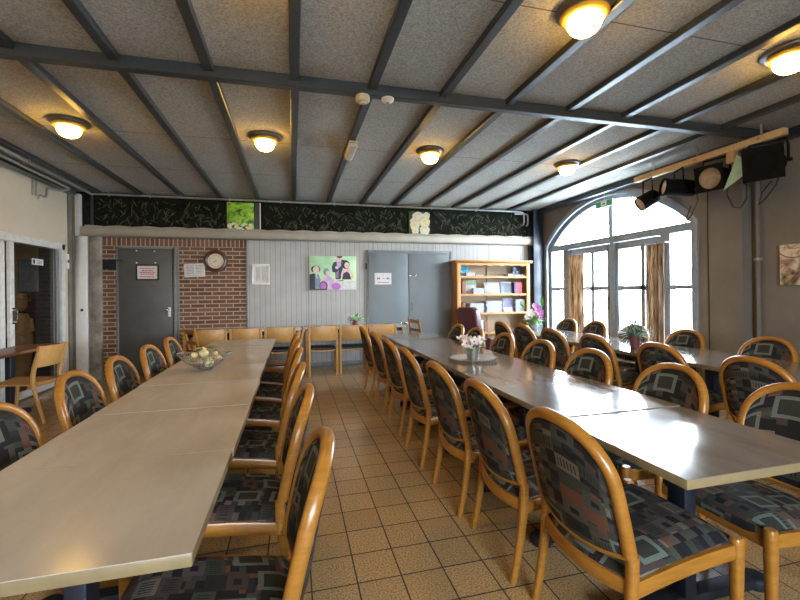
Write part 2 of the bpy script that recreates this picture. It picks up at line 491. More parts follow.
def mk_canvasgreen():
    m = NT('pale green canvas ground'); p = m.coord('Object')
    a = m.noise(p, 3.2, 3, .5, .6)
    m.color(m.ramp(a, [(.35, (.36, .68, .40)), (.5, (.50, .76, .52)), (.68, (.66, .80, .45))])); m.set(Roughness=.6); return m.mat
M['canvas_green'] = mk_canvasgreen()
for k, c in dict(p_navy=(.025, .03, .05), p_slate=(.20, .26, .34), p_skin=(.74, .54, .48), p_lav=(.52, .40, .66), p_mag=(.46, .16, .52),
                 p_dark=(.03, .02, .03), p_white=(.62, .61, .62), p_violet=(.28, .16, .36), k_blue=(.03, .30, .48), k_navy=(.05, .09, .20),
                 k_red=(.50, .08, .12), k_brown=(.20, .075, .03), k_grey=(.36, .38, .40), k_steel=(.16, .22, .30), k_green=(.22, .34, .20),
                 k_purple=(.20, .18, .40), k_yellow=(.60, .44, .06), h_dark=(.03, .028, .026), h_blue=(.22, .27, .30), h_tan=(.42, .28, .13)).items():
    M[k] = plain('printed ' + k[2:], c, .6, var=.15, scale=20)
# ---------------------------------------------------------------- the setting
BY = 7.84          # back wall
LX = -3.45         # wall beside the glass doors
RX = 5.10          # window wall
CZ = 3.075          # ceiling boards
def part(name, mb, mat, parent, **kw): return mb.build(name, mat, parent, **kw)

mb = MB(); mb.box(-3.6, 5.36, -3.5, 8.04, -.12, 0); mb.box(-6.7, -3.6, 1.0, 8.4, -.12, 0)
structure(mb.build('floor', M['floor'], smooth=0))
structure(MB().box(-3.7, 5.6, -3.3, 8.1, CZ, CZ+.15).build('ceiling', M['ceiling'], smooth=0))
# back wall
structure(MB().box(-.805, 5.6, BY, BY+.2, 0, 2.40).build('wall_back', M['bead'], smooth=0))
structure(MB().box(-3.7, 5.6, BY, BY+.2, 2.40, CZ).build('wall_back_upper', M['frieze'], smooth=0))
structure(MB().box(-3.7, -.805, BY, BY+.2, 0, 2.20).build('wall_back_brick', M['brick'], smooth=0))
structure(MB().box(-3.7, -.805, BY, BY+.2, 2.20, 2.40).build('trim_1', M['brick_soldier'], smooth=0))
mb = MB(); mb.box(-.815, -.785, BY-.012, BY, 0, 2.33); structure(mb.build('trim_2', M['door_trim'], bevel=.003))
structure(MB().box(-3.215, -3.045, BY-.09, BY, 0, 2.34).build('pillar', M['pebble'], bevel=.006))
mb = MB(); mb.box(-3.395, -3.225, BY-.10, BY, 0, 2.34); mb.box(-3.395, -3.33, BY-.10, BY, 2.34, 3.02)
structure(mb.build('wall_pier', M['white_paint'], bevel=.004))
mb = MB(); mb.box(-3.45, -3.43, BY-.205, BY, 0, 2.985); mb.box(-3.43, -3.40, BY-.11, BY, 0, 2.985); structure(mb.build('trim_3', M['cement'], bevel=.004))
# cream pelmet running the length of the back wall, with the wavy edge on top
prof = [(0, 2.335), (-.10, 2.335), (-.135, 2.35), (-.15, 2.375), (-.15, 2.465), (-.13, 2.49), (0, 2.49)]
mb = MB(); mb.prism(prof, lambda u, v, w: (w, BY+u, v), -3.30, 4.93)
structure(mb.build('trim_4', M['cover'], bevel=.003))
top = [(4.90, 2.485), (-3.25, 2.485)]
x = -3.25
pts = []
while x <= 4.90:
    ph = (x*2.35) % 1.0
    pts.append((x, 2.497 + .020*(1-abs(2*ph-1))**.6)); x += .03
mb = MB(); mb.prism(top + pts, lambda u, v, w: (u, BY-.125+w, v), 0, .012)
structure(mb.build('trim_5', M['cover'], smooth=0))
# navy steel post in the corner by the shelves
mb = MB(); mb.box(4.84, 5.07, BY-.03, BY, 0, 3.06); mb.box(4.94, 4.97, BY-.20, BY-.03, 0, 3.06); mb.box(4.84, 5.07, BY-.23, BY-.20, 0, 3.06)
structure(mb.build('column', M['beam_blue'], bevel=.004))
# glass door wall
DZ = 2.17
mb = MB()
mb.box(LX-.15, LX, 7.535, BY, 0, CZ); mb.box(LX-.15, LX, 3.2, 7.535, DZ, CZ); mb.box(LX-.15, LX, -3.3, 3.2, 0, CZ)
structure(mb.build('wall_left', M['plaster_beige'], smooth=0))
structure(MB().box(LX, LX+.12, -3.3, 7.66, 2.985, CZ).build('ceiling_beam', M['beam'], bevel=.004))
# window wall with its arched opening
YA, YB, ZS, RISE = 4.27, 7.55, 2.28, .71
YC = (YA+YB)/2; HW = (YB-YA)/2; RAD = (HW*HW+RISE*RISE)/(2*RISE)
def arch_z(y, r=RAD): return ZS + sqrt(max(0, r*r-(y-YC)**2)) - (RAD-RISE)
mb = MB()
mb.box(RX, RX+.25, YB, BY+.2, 0, CZ); mb.box(RX, RX+.25, 3.69, YA, 0, CZ)
N = 36
for i in range(N):
    y0, y1 = YA+(YB-YA)*i/N, YA+(YB-YA)*(i+1)/N
    z0, z1 = arch_z(y0), arch_z(y1)
    mb._add([(RX,y0,z0),(RX,y1,z1),(RX,y1,CZ),(RX,y0,CZ),(RX+.25,y0,z0),(RX+.25,y1,z1),(RX+.25,y1,CZ),(RX+.25,y0,CZ)],
            [(3,2,1,0),(4,5,6,7),(0,1,5,4)])
structure(mb.build('wall_right', M['plaster_grey'], smooth=30))
structure(MB().box(RX+.15, RX+.40, -3.3, 3.69, 0, CZ).build('wall_right_recess', M['plaster_grey'], smooth=0))
# pale moulding around the arch
mb = MB(); w = .055
ring = []
for i in range(N+1):
    y = YA+(YB-YA)*i/N; ring.append((y, arch_z(y)))
path = [(RX-.012, YB+.0, 0)] + [(RX-.012, YB, z) for z in (.8, 1.6)] + [(RX-.012, y, z) for y, z in reversed(ring)] + [(RX-.012, YA, z) for z in (1.6, .8)] + [(RX-.012, YA, 0)]
mb.tube(path, .045, .02, n=8, hint=(1, 0, 0), sq=4)
structure(mb.build('trim_6', M['frame_win']))
structure(MB().box(RX-.14, RX, 3.69, BY, 2.985, CZ).build('ceiling_beam', M['beam_blue'], bevel=.004))
structure(MB().box(RX+.01, RX+.15, -3.3, 3.69, 2.985, CZ).build('ceiling_beam', M['beam_blue'], bevel=.004))
# wall behind the photographer, with an opening added to let in fill light
mb = MB()
mb.box(-3.7, -.6, -3.5, -3.3, 0, CZ); mb.box(2.0, 5.6, -3.5, -3.3, 0, CZ); mb.box(-.6, 2.0, -3.5, -3.3, 0, 1.1); mb.box(-.6, 2.0, -3.5, -3.3, 2.4, CZ)
structure(mb.build('wall_rear', M['plaster_beige'], smooth=0))
# beams
for k in range(-6, 9):
    xb = .025 + .616*k
    if xb < -3.3 or xb > 4.9: continue
    structure(MB().box(xb-.036, xb+.036, -3.3, BY-.10, 3.028, CZ+.01).build('ceiling_beam', M['beam'], bevel=.006, seg=1))
structure(MB().box(LX+.12, RX, 3.31, 3.385, 2.985, CZ+.01).build('ceiling_beam', M['beam'], bevel=.006, seg=1))

# --- arched window with french doors
win = bpy.data.objects.new('window_1', None); COL.objects.link(win); win['kind'] = 'structure'
FX0, FX1 = RX+.07, RX+.16
mb = MB()
def fb(y0, y1, z0, z1, a=FX0, b=FX1): mb.box(a, b, y0, y1, z0, z1)
R2 = RAD-.10
for i in range(N):                                    # arched rim
    def rim(t):
        a0 = math.asin(HW/RAD); a = -a0+2*a0*t
        yo = YC+RAD*sin(a); zo = ZS+RAD*cos(a)-(RAD-RISE)
        yi = YC+R2*sin(a); zi = ZS+R2*cos(a)-(RAD-RISE)
        return yo, zo, yi, zi
    p, q = rim(i/N), rim((i+1)/N)
    vs = []
    for xx in (FX0, FX1): vs += [(xx,p[0],p[1]),(xx,q[0],q[1]),(xx,q[2],q[3]),(xx,p[2],p[3])]
    mb._add(vs, [(0,1,2,3),(7,6,5,4),(3,2,6,7)])
fb(YA, YB, 2.165, 2.275, FX0-.02, FX1)                # transom
fb(5.795, 5.885, 2.275, arch_z(5.84, R2)+.03)         # upright in the arch
fb(YB-.075, YB, 0, ZS); fb(YA, YA+.065, 0, ZS)        # jambs
fb(6.945, 7.095, 0, 2.165, FX0-.01, FX1); fb(4.705, 4.865, 0, 2.165, FX0-.01, FX1)
fb(5.755, 5.845, 0, 2.165, FX0-.02, FX1)
for y0, y1 in ((7.095, YB-.075), (YA+.065, 4.705)):
    fb(y0, y1, 0, .45); fb(y0, y1, 1.375, 1.435)
part('window_frame', mb, M['frame_win'], win, smooth=30)
for y0, y1, ym in ((5.845, 6.945, 6.285), (4.865, 5.755, 5.19)):
    mb = MB(); s = .085
    fb(y0, y0+s, .02, 2.15); fb(y1-s, y1, .02, 2.15); fb(y0+s, y1-s, 2.04, 2.15); fb(y0+s, y1-s, .02, .45)
    fb(y0+s, y1-s, 1.368, 1.442); fb(ym-.038, ym+.038, .45, 2.04)
    lf = part('door_leaf', mb, M['frame_win'], win, bevel=.004, seg=1)
    if ym > 6:
        h = MB(); h.box(FX0-.03, FX0-.0, 5.88, 5.91, 1.05, 1.25); h.tube([(FX0-.03, 5.895, 1.17), (FX0-.06, 5.895, 1.17), (FX0-.06, 6.0, 1.17)], .009)
        h.build('door_handle', M['chrome'], lf)
mb = MB(); xg = RX+.115
for y0, y1, z0, z1 in ((YA+.03, 4.72, .4, 2.2), (4.9, 5.72, .4, 2.1), (5.88, 6.91, .4, 2.1), (7.08, YB-.04, .4, 2.2)):
    mb.face([(xg,y0,z0),(xg,y1,z0),(xg,y1,z1),(xg,y0,z1)])
arc = [(xg, y, arch_z(y, R2+.03)) for y in [YA+.06+(YB-YA-.12)*i/30 for i in range(31)]]
mb.face([(xg, YA+.06, 2.22)] + arc + [(xg, YB-.06, 2.22)])
part('window_pane', mb, M['glass'], win, smooth=0)
# unseen window added behind the photographer for fill light
fill_win = bpy.data.objects.new('fill_window', None); COL.objects.link(fill_win); fill_win['kind'] = 'structure'
mb = MB()
for x0, x1 in ((-.6, -.52), (.65, .75), (1.92, 2.0)): mb.box(x0, x1, -3.44, -3.36, 1.1, 2.4)
mb.box(-.6, 2.0, -3.44, -3.36, 1.1, 1.18); mb.box(-.6, 2.0, -3.44, -3.36, 2.32, 2.4)
part('window_frame', mb, M['frame_win'], fill_win, smooth=0)
part('window_pane', MB().face([(-.55, -3.4, 1.15), (1.95, -3.4, 1.15), (1.95, -3.4, 2.35), (-.55, -3.4, 2.35)]), M['glass'], fill_win, smooth=0)
structure(MB().box(5.36, 60, -40, 60, -.3, -.12).build('pavement_outside', M['pale_stone'], smooth=0))
structure(MB().box(-40, 60, -60, -3.6, -.3, -.14).build('pavement_outside', M['pale_stone'], smooth=0))

# --- sliding glass doors to the hallway
dr = bpy.data.objects.new('door_1', None); COL.objects.link(dr); dr['kind'] = 'structure'
mb = MB()
mb.box(LX-.10, LX+.015, 7.445, 7.535, 0, DZ); mb.box(LX-.10, LX+.015, 3.2, 7.535, 2.075, DZ)      # outer frame
part('door_frame', mb, M['alu'], dr, bevel=.004, seg=1)
mb = MB(); mb.box(LX-.055, LX-.015, 6.29, 6.375, .02, 2.09); mb.box(LX-.05, LX-.02, 6.375, 7.44, .02, .12)
lf = part('door_leaf', mb, M['alu'], dr, bevel=.003, seg=1)
MB().box(LX-.05, LX-.02, 7.36, 7.44, .121, 2.075).build('door_stile', M['door_trim'], dr, bevel=.003, seg=1)
h = MB(); h.tube([(LX-.015, 6.335, 1.05), (LX+.03, 6.335, 1.05), (LX+.035, 6.335, 1.09), (LX+.035, 6.335, 1.16), (LX+.03, 6.335, 1.2), (LX-.015, 6.335, 1.2)], .009)
h.box(LX-.015, LX-.005, 6.31, 6.36, 1.02, 1.23); h.build('door_handle', M['chrome'], lf)
mb = MB(); mb.box(LX-.10, LX-.06, 6.18, 6.275, .02, 2.09); mb.box(LX-.095, LX-.065, 3.2, 6.18, .02, .12)
part('door_leaf', mb, M['alu'], dr, bevel=.003, seg=1)
mb = MB(); xg = LX-.035
mb.face([(xg, 6.37, .1), (xg, 7.37, .1), (xg, 7.37, 2.08), (xg, 6.37, 2.08)]); xg = LX-.08
mb.face([(xg, 3.2, .1), (xg, 6.19, .1), (xg, 6.19, 2.08), (xg, 3.2, 2.08)])
part('door_pane', mb, M['glass_tint'], dr, smooth=0)
# hallway behind the glass
mb = MB(); mb.box(-6.6, LX-.15, 8.3, 8.4, 0, 2.6); mb.box(-6.7, -6.6, 1.0, 8.4, 0, 2.6); mb.box(-6.6, LX-.15, 1.0, 1.1, 0, 2.6)
structure(mb.build('wall_hallway', M['h_tan'], smooth=0))
structure(MB().box(-6.7, LX-.15, 1.0, 8.4, 2.6, 2.7).build('ceiling_hallway', M['h_dark'], smooth=0))
structure(MB().box(-4.02, LX-.16, 8.0, 8.28, 0, 2.6).build('pillar_hallway', M['brick_shaded'], smooth=0))

# --- charcoal door in the brick
dg_ = bpy.data.objects.new('door_2', None); COL.objects.link(dg_); dg_['kind'] = 'structure'
mb = MB(); x0, x1, zt = -2.835, -1.935, 2.185
mb.box(x0, x0+.03, BY-.05, BY, 0, zt); mb.box(x1-.045, x1, BY-.05, BY, 0, zt); mb.box(x0+.03, x1-.045, BY-.05, BY, zt-.035, zt)
part('door_frame', mb, M['door_trim'], dg_, bevel=.003)
mb = MB(); mb.box(x0+.032, x1-.06, BY-.045, BY-.002, .01, zt-.04)
lf = part('door_leaf', mb, M['door_grey'], dg_, bevel=.004)
h = MB(); h.box(-2.065, -2.022, BY-.056, BY-.045, 1.0, 1.16)
h.build('handle_plate', M['white_plastic'], lf, bevel=.003)
h = MB(); h.tube([(-2.043, BY-.05, 1.12), (-2.043, BY-.10, 1.12), (-2.06, BY-.105, 1.12), (-2.15, BY-.105, 1.12)], .009)
h.build('door_handle', M['chrome'], lf)
h = MB()
for px_, pz_ in ((-2.535, 2.115), (-2.265, 2.11), (-2.535, 1.915), (-2.255, 1.915)): h.lathe([(0, 0), (.014, 0), (.011, .006), (0, .008)], 10, (px_, BY-.045, pz_), axis=(0, -1, 0))
h.build('screw_head', M['white_plastic'], lf)
h = MB(); h.box(-2.83, -2.74, BY-.06, BY-.045, 1.945, 1.96); h.build('hinge', M['black'], lf)
structure(MB().box(-3.05, -2.837, BY-.012, BY, 1.80, 1.966).build('trim_7', M['black'], bevel=.002))
mb = MB(); mb.box(-1.932, -1.90, BY-.02, BY, 0, 2.185); structure(mb.build('trim_8', M['door_trim'], bevel=.002))
# --- slate double doors
db = bpy.data.objects.new('door_3', None); COL.objects.link(db); db['kind'] = 'structure'
x0, x1, xm, zt = 1.345, 3.10, 2.19, 2.19
mb = MB(); mb.box(x0, x0+.05, BY-.03, BY, 0, zt); mb.box(x1-.05, x1, BY-.03, BY, 0, zt); mb.box(x0+.05, x1-.05, BY-.03, BY, zt-.05, zt)
part('door_frame', mb, M['door_trim'], db, bevel=.003)
for a, b, s in ((x0+.053, xm-.009, 1), (xm+.009, x1-.053, -1)):
    mb = MB(); mb.box(a, b, BY-.028, BY-.002, .01, zt-.055); lf = part('door_leaf', mb, M['door_blue'], db, bevel=.003)
    if s < 0:
        h = MB(); h.tube([(2.245, BY-.03, 1.02), (2.245, BY-.07, 1.03), (2.245, BY-.07, 1.15), (2.245, BY-.03, 1.16)], .009)
        h.build('door_handle', M['black'], lf)
        h = MB(); h.box(2.21, 2.27, BY-.036, BY-.028, 1.68, 1.71); h.box(2.32, 2.35, BY-.036, BY-.028, 1.68, 1.71); h.build('bolt', M['chrome'], lf, bevel=.002)
    else:
        h = MB(); h.box(2.02, 2.16, BY-.04, BY-.028, .755, .785); h.lathe([(0, 0), (.022, 0), (.022, .02), (0, .024)], 12, (2.13, BY-.028, .77), axis=(0, -1, 0)); h.build('latch', M['chrome'], lf, bevel=.002)
        h = MB(); h.box(x0-.01, x0+.02, BY-.045, BY-.028, 1.82, 1.93); h.build('hinge', M['black'], lf)
# base strip
structure(MB().box(-.78, 1.34, BY-.015, BY, 0, .09).build('baseboard_back', M['door_trim'], bevel=.003))
# ---------------------------------------------------------------- tables
USED = set()
def make_table(name, sx, sy, H, cat='table', base_dy=0.0, base_dx=0.0, foot=.43, top=None, edge=None, group=None):
    """pedestal table, origin under the middle of its top"""
    t = thing(name, '', cat, group=group)
    mb = MB(); mb.box(-sx/2, sx/2, -sy/2, sy/2, H-.002, H); mb.build('tabletop', top or M['top'], t, smooth=0)
    mb = MB(); mb.box(-sx/2, sx/2, -sy/2, sy/2, H-.036, H-.0021); mb.build('edge_band', edge or M['top_edge'], t, bevel=.004, seg=2)
    mb = MB(); mb.box(base_dx-.031, base_dx+.031, base_dy-.045, base_dy+.045, .05, H-.0365); ped = mb.build('pedestal', M['navy_metal'], t, bevel=.008)
    mb = MB(); mb.box(-foot+.04, foot-.04, base_dy-.035, base_dy+.035, .012, .055)
    for s in (-1, 1): mb.lathe([(.045, .0), (.055, .008), (.055, .045), (.040, .058)], 16, (s*(foot-.045), base_dy, 0))
    mb.build('foot', M['black'], ped, bevel=.006)
    mb = MB(); mb.box(-sx/2+.10, sx/2-.10, base_dy-.03, base_dy+.03, H-.065, H-.0362); mb.build('bearer', M['navy_metal'], t, bevel=.004)
    return t
ORD = ['first', 'second', 'third', 'fourth', 'fifth', 'sixth', 'seventh']
TH = .735
def table_row(xc, wx, y0, pitch, bases, label, group, base_dx=0.0, topm='top'):
    for k, yb in enumerate(bases):
        yc = y0+pitch*(k+.5)
        dx = rnd.uniform(-.006, .006)
        t = make_table('dining_table', wx, pitch-.007, TH+rnd.uniform(-.004, .003), base_dy=yb-yc, base_dx=(base_dx if k else base_dx*.4) if topm == 'top_grey' and xc < 2 else base_dx, top=M[topm], group=group)
        t.location = (xc+dx, yc, 0); t['label'] = label % ORD[k]
table_row(-.655, .81, 1.13, .716, [1.47, 2.12, 2.88, 3.62, 4.34, 5.02, 5.72],
          'beige topped pedestal table, %s from the camera end of the row by the glass doors', 'tables of the row by the glass doors', .022)
table_row(1.675, .775, 1.11, .713, [1.45, 1.99, 2.64, 3.33, 4.12, 4.83, 5.62],
          'grey beige pedestal table, %s from the camera end of the middle row', 'tables of the middle row', -.082, 'top_grey')
table_row(3.79, .86, 1.45, .825, [2.10, 2.97, 3.78, 4.52, 5.20, 5.86],
          'grey beige pedestal table, %s from the camera end of the row along the arched window', 'tables of the row along the arched window', -.072, 'top_grey')

# ---------------------------------------------------------------- arch-back upholstered chair, the sitter faces +x
def lean(z):
    return -.235 - (.115*((z-.42)/.48)**1.1 if z > .42 else 0)
def make_arch_chair():
    t = thing('dining_chair', '', 'chair')
    HWD = .233
    def splay(z): return -.235 - .065*max(0, (.42-z)/.42)**1.6
    for s in (-1, 1):
        path = [(splay(z), s*(HWD+.004*(.42-z)), z) for z in (0, .1, .2, .3, .4, .47)]
        mb = MB(); mb.tube(path, .0215, .019, n=12, hint=(0, 1, 0), sq=2.8, taper=[.72, .8, .88, .96, 1, 1]); mb.build('leg', M['wood'], t, smooth=50)
    for s in (-1, 1):
        path = [(.238-.004*(.45-z), s*.246, z) for z in (0, .15, .3, .42, .448, .455)]
        mb = MB(); mb.tube(path, .023, .021, n=12, hint=(0, 1, 0), sq=3.2, taper=[.72, .82, .92, 1, .97, .80]); mb.build('leg', M['wood'], t, smooth=50)
    # arched frame
    n = 2.25; z0, b = .685, .212
    def bulge(y): return -.030*(1-(y/HWD)**2)
    arch = []
    for z in (.47, .52, .57, .62, .66): arch.append((z, HWD))
    K = 24
    for i in range(K+1):
        a = pi*i/K
        y = HWD*math.copysign(abs(cos(a))**(2/n), cos(a)); z = z0+b*abs(sin(a))**(2/n); arch.append((z, y))
    for z in (.66, .62, .57, .52, .47): arch.append((z, -HWD))
    pts = [(lean(z)+bulge(y)*min(1, max(0, (z-.5)/.3)), y, z) for z, y in arch]
    mb = MB(); mb.tube(pts, .0215, .0235, n=12, hint=(1, 0, .24), sq=2.5)
    fr = mb.build('back_frame', M['wood'], t, smooth=60)
    # lower curved member of the frame
    def zl(y): return .435+.032*abs(y/HWD)**2.6
    low = [(lean(zl(y))-.048*(1-(y/HWD)**2), y, zl(y)) for y in [HWD*(-1+2*i/18) for i in range(19)]]
    mb = MB(); mb.tube(low, .013, .014, n=10, hint=(1, 0, .1), sq=2.6); mb.build('back_rail', M['wood'], fr, smooth=60)
    # padded back
    def ztop(y):
        k = min(.995, abs(y)/HWD); return z0+b*(1-k**n)**(1/n)
    mb = MB(); NU, NV = 22, 16; W = HWD-.012
    for side in (1, -1):
        def fn(u, v):
            y = W*sin(pi/2*(2*u-1)); lo = zl(y)+.006; hi = ztop(y*.985)-.014
            z = lo+(hi-lo)*v
            e = (1-abs(2*u-1)**4)*(1-abs(2*v-1)**4)
            xb = -.048*(1-(y/HWD)**2)*(1-min(1, v*1.6)) + bulge(y)*min(1, v*1.6)
            return (lean(z)+xb+side*(.012+.016*e), y, z)
        mb.grid(fn, NU, NV, 0, lambda u, v: (W*(2*u-1)*1.0+(.6 if side > 0 else 0), zl(0)+.46*v))
    # rim joining the two faces
    def rimfn(u, v):
        a = u*4; q = int(a) % 4; f = a-int(a)
        if q == 0: uu, vv = f, 0
        elif q == 1: uu, vv = 1, f
        elif q == 2: uu, vv = 1-f, 1
        else: uu, vv = 0, 1-f
        y = W*sin(pi/2*(2*uu-1)); lo = zl(y)+.006; hi = ztop(y*.985)-.014; z = lo+(hi-lo)*vv
        xb = -.048*(1-(y/HWD)**2)*(1-min(1, vv*1.6)) + bulge(y)*min(1, vv*1.6)
        return (lean(z)+xb+(v*2-1)*.012, y, z)
    mb.grid(rimfn, 80, 1, 0, lambda u, v: (u*.5, v*.02))
    mb.build('backrest', M['fabric'], t, smooth=60, weld=False)
    # seat rails
    def rail(x): return .348+.058*(x+.235)/.47
    mb = MB()
    for s in (-1, 1):
        pth = [(x, s*(.234+.012*(x+.235)/.47), rail(x)+.010*sin(pi*(x+.235)/.47)) for x in [-.23+.46*i/8 for i in range(9)]]
        mb.tube(pth, .0115, .028, n=8, hint=(0, 0, 1), sq=5)
    mb.tube([(.238, y, .400) for y in (-.238, 0, .238)], .0115, .028, n=8, hint=(0, 0, 1), sq=5)
    back = [(-.235-.055*(1-(y/.233)**2), y, .352) for y in [.233*(-1+2*i/14) for i in range(15)]]
    mb.tube(back, .0115, .027, n=8, hint=(0, 0, 1), sq=5)
    mb.build('seat_frame', M['wood'], t, smooth=50)
    # seat pad
    mb = MB(); NU = 18
    def foot(u, v):
        s = 2*v-1; f = u
        xr = -.232-.052*(1-s*s); xf = .252-.012*s**4
        x = xr+(xf-xr)*f; hw = .226+.010*f
        return x, hw*s, rail(min(.235, x))+.012
    def topfn(u, v):
        x, y, zb = foot(u, v)
        e = (1-abs(2*u-1)**7)*(1-abs(2*v-1)**6)
        return (x, y, zb+.026+.040*e)
    mb.grid(topfn, NU, NU, 0, lambda u, v: (v*.46, u*.5+.3))
    mb.grid(lambda u, v: (foot(u, v)[0], foot(u, v)[1], foot(u, v)[2]-.012), 6, 6, 0, lambda u, v: (v*.46, u*.5))
    def sidefn(u, v):
        a = u*4; q = int(a) % 4; f = a-int(a)
        uu, vv = ((f, 0), (1, f), (1-f, 1), (0, 1-f))[q]
        x, y, zb = foot(uu, vv); k = .004*sin(pi*v)
        return (x+(k if q == 1 else -k if q == 3 else 0), y+(-k if q == 0 else k if q == 2 else 0), zb-.012+.038*v)
    mb.grid(sidefn, 72, 3, 0, lambda u, v: (u*1.8, v*.045+.2))
    mb.build('seat', M['fabric'], t, smooth=60, weld=False)
    return t
arch_chair = make_arch_chair()
def chair_row(spots, face, label, group):
    for k, (x, y, *r) in enumerate(spots):
        a = (0 if face > 0 else pi)+(r[0] if r else rnd.uniform(-.03, .03))
        placed(arch_chair, USED, label % ORD[k], (x, y, 0), a, group)
chair_row([(1.338, 1.415, .04), (1.295, 1.985, -.03), (1.27, 2.595), (1.26, 3.33), (1.275, 4.10), (1.27, 4.82), (1.265, 5.58)], 1,
          'patterned arch-back chair, %s from the camera on the aisle side of the middle tables', 'chairs on the aisle side of the middle tables')
chair_row([(2.0, 1.43), (1.915, 2.05), (1.90, 2.75), (1.895, 3.42), (1.895, 4.12), (1.895, 4.84), (1.895, 5.45)], -1,
          'patterned arch-back chair, %s from the camera on the window side of the middle tables', 'chairs on the window side of the middle tables')
chair_row([(-.275, 1.40), (-.305, 2.12), (-.325, 2.83), (-.325, 3.62), (-.325, 4.32), (-.335, 5.00)], -1,
          'patterned arch-back chair, %s from the camera, aisle side of the glass-door tables', 'chairs on the aisle side of the tables by the glass doors')
chair_row([(-.92, 2.16), (-.955, 2.95), (-.945, 3.58), (-.945, 4.28), (-.945, 4.97)], 1,
          'patterned arch-back chair, %s from the camera between glass doors and nearby tables', 'chairs between the glass doors and their tables')
chair_row([(3.37, 2.13), (3.42, 2.93), (3.42, 3.73), (3.41, 4.46), (3.42, 5.14), (3.41, 5.72)], 1,
          'patterned arch-back chair, %s from the camera on the room side of the window tables', 'chairs on the room side of the window tables')
chair_row([(4.02, 2.92), (4.015, 3.78), (4.02, 4.52), (4.02, 5.24), (4.02, 5.88)], -1,
          'patterned arch-back chair, %s from the camera between arched window and window tables', 'chairs between the arched window and the window tables')

# ---------------------------------------------------------------- plain plywood-back chair, sitter faces +y
def make_ply_chair(name='plywood_chair', seatmat=None):
    t = thing(name, '', 'chair'); W = .225
    for s in (-1, 1):
        mb = MB(); mb.tube([(s*W, -.20-.02*(z-.45)/.4 if z > .45 else -.20, z) for z in (0, .2, .45, .65, .825)], .021, .019, n=8, hint=(1, 0, 0), sq=5)
        mb.build('leg', M['wood_pale'], t)
        mb = MB(); mb.tube([(s*W, .20, z) for z in (0, .2, .43)], .019, .019, n=8, hint=(1, 0, 0), sq=5); mb.build('leg', M['wood_pale'], t)
    mb = MB()
    outer = [(x, -.222-.034*(1-(x/W)**2)) for x in [W*(-1+2*i/12) for i in range(13)]]
    inner = [(x, y+.014) for x, y in reversed(outer)]
    mb.prism(outer+inner, lambda u, v, w: (u, v-.02*(w-.45)/.4+.012, w), .585, .825)
    mb.build('backrest', M['wood_pale'], t, bevel=.003)
    mb = MB()
    for s in (-1, 1): mb.box(s*W-.012, s*W+.012, -.19, .19, .385, .43)
    mb.tube([(x, -.195, .425-.018*(1-(x/W)**2)) for x in [W*(-1+2*i/10) for i in range(11)]], .012, .012, n=8, hint=(0, 1, 0), sq=4)
    mb.build('seat_frame', M['wood_pale'], t, bevel=.002)
    mb = MB(); mb.box(-.212, .212, -.19, .225, .432, .462); mb.build('seat', seatmat or M['leather_black'], t, bevel=.012, seg=3)
    return t
ply = make_ply_chair()
for k, x in enumerate((-1.26, -.735, -.215, .47, .985, 1.48)):
    lab = ('pale plywood chair at the brick end of the wall tables', 'pale plywood chair below the wall clock and framed list, second from the brick end',
           'pale plywood chair third from the brick end, last at the brick-side wall table', 'pale plywood chair at the gap between the two wall tables, below the group painting',
           'pale plywood chair below the small potted plant of the wall table', 'pale plywood chair at the double-door end of the wall tables')[k]
    placed(ply, USED, lab, (x, 7.17, 0), rnd.uniform(-.02, .02), 'plywood chairs along the wall tables')

# wall tables (thin four-legged tables against the back wall)
def leg_table(name, x0, x1, y0, y1, H, label, topm, legm, edge, group=None, cat='table'):
    t = thing(name, label, cat, ((x0+x1)/2, (y0+y1)/2, 0), 0, group); hx, hy = (x1-x0)/2, (y1-y0)/2
    MB().box(-hx, hx, -hy, hy, H-.028, H).build('tabletop', topm, t, bevel=.003)
    mb = MB(); mb.box(-hx+.05, hx-.05, -hy+.05, -hy+.07, H-.09, H-.0285); mb.box(-hx+.05, hx-.05, hy-.07, hy-.05, H-.09, H-.0285)
    mb.build('apron', legm, t)
    for sx in (-1, 1):
        for sy in (-1, 1):
            MB().box(sx*(hx-.045)-.022, sx*(hx-.045)+.022, sy*(hy-.045)-.022, sy*(hy-.045)+.022, 0, H-.029).build('leg', edge, t, bevel=.003)
    return t
leg_table('wall_table', -1.72, .13, 7.14, 7.78, .775, 'long narrow table against the brick wall and panelling', M['top'], M['black'], M['wood_pale'], 'tables against the back wall')
leg_table('wall_table', .17, 1.95, 7.14, 7.78, .775, 'long narrow table against the panelling, holding a small potted plant', M['top'], M['black'], M['wood_pale'], 'tables against the back wall')

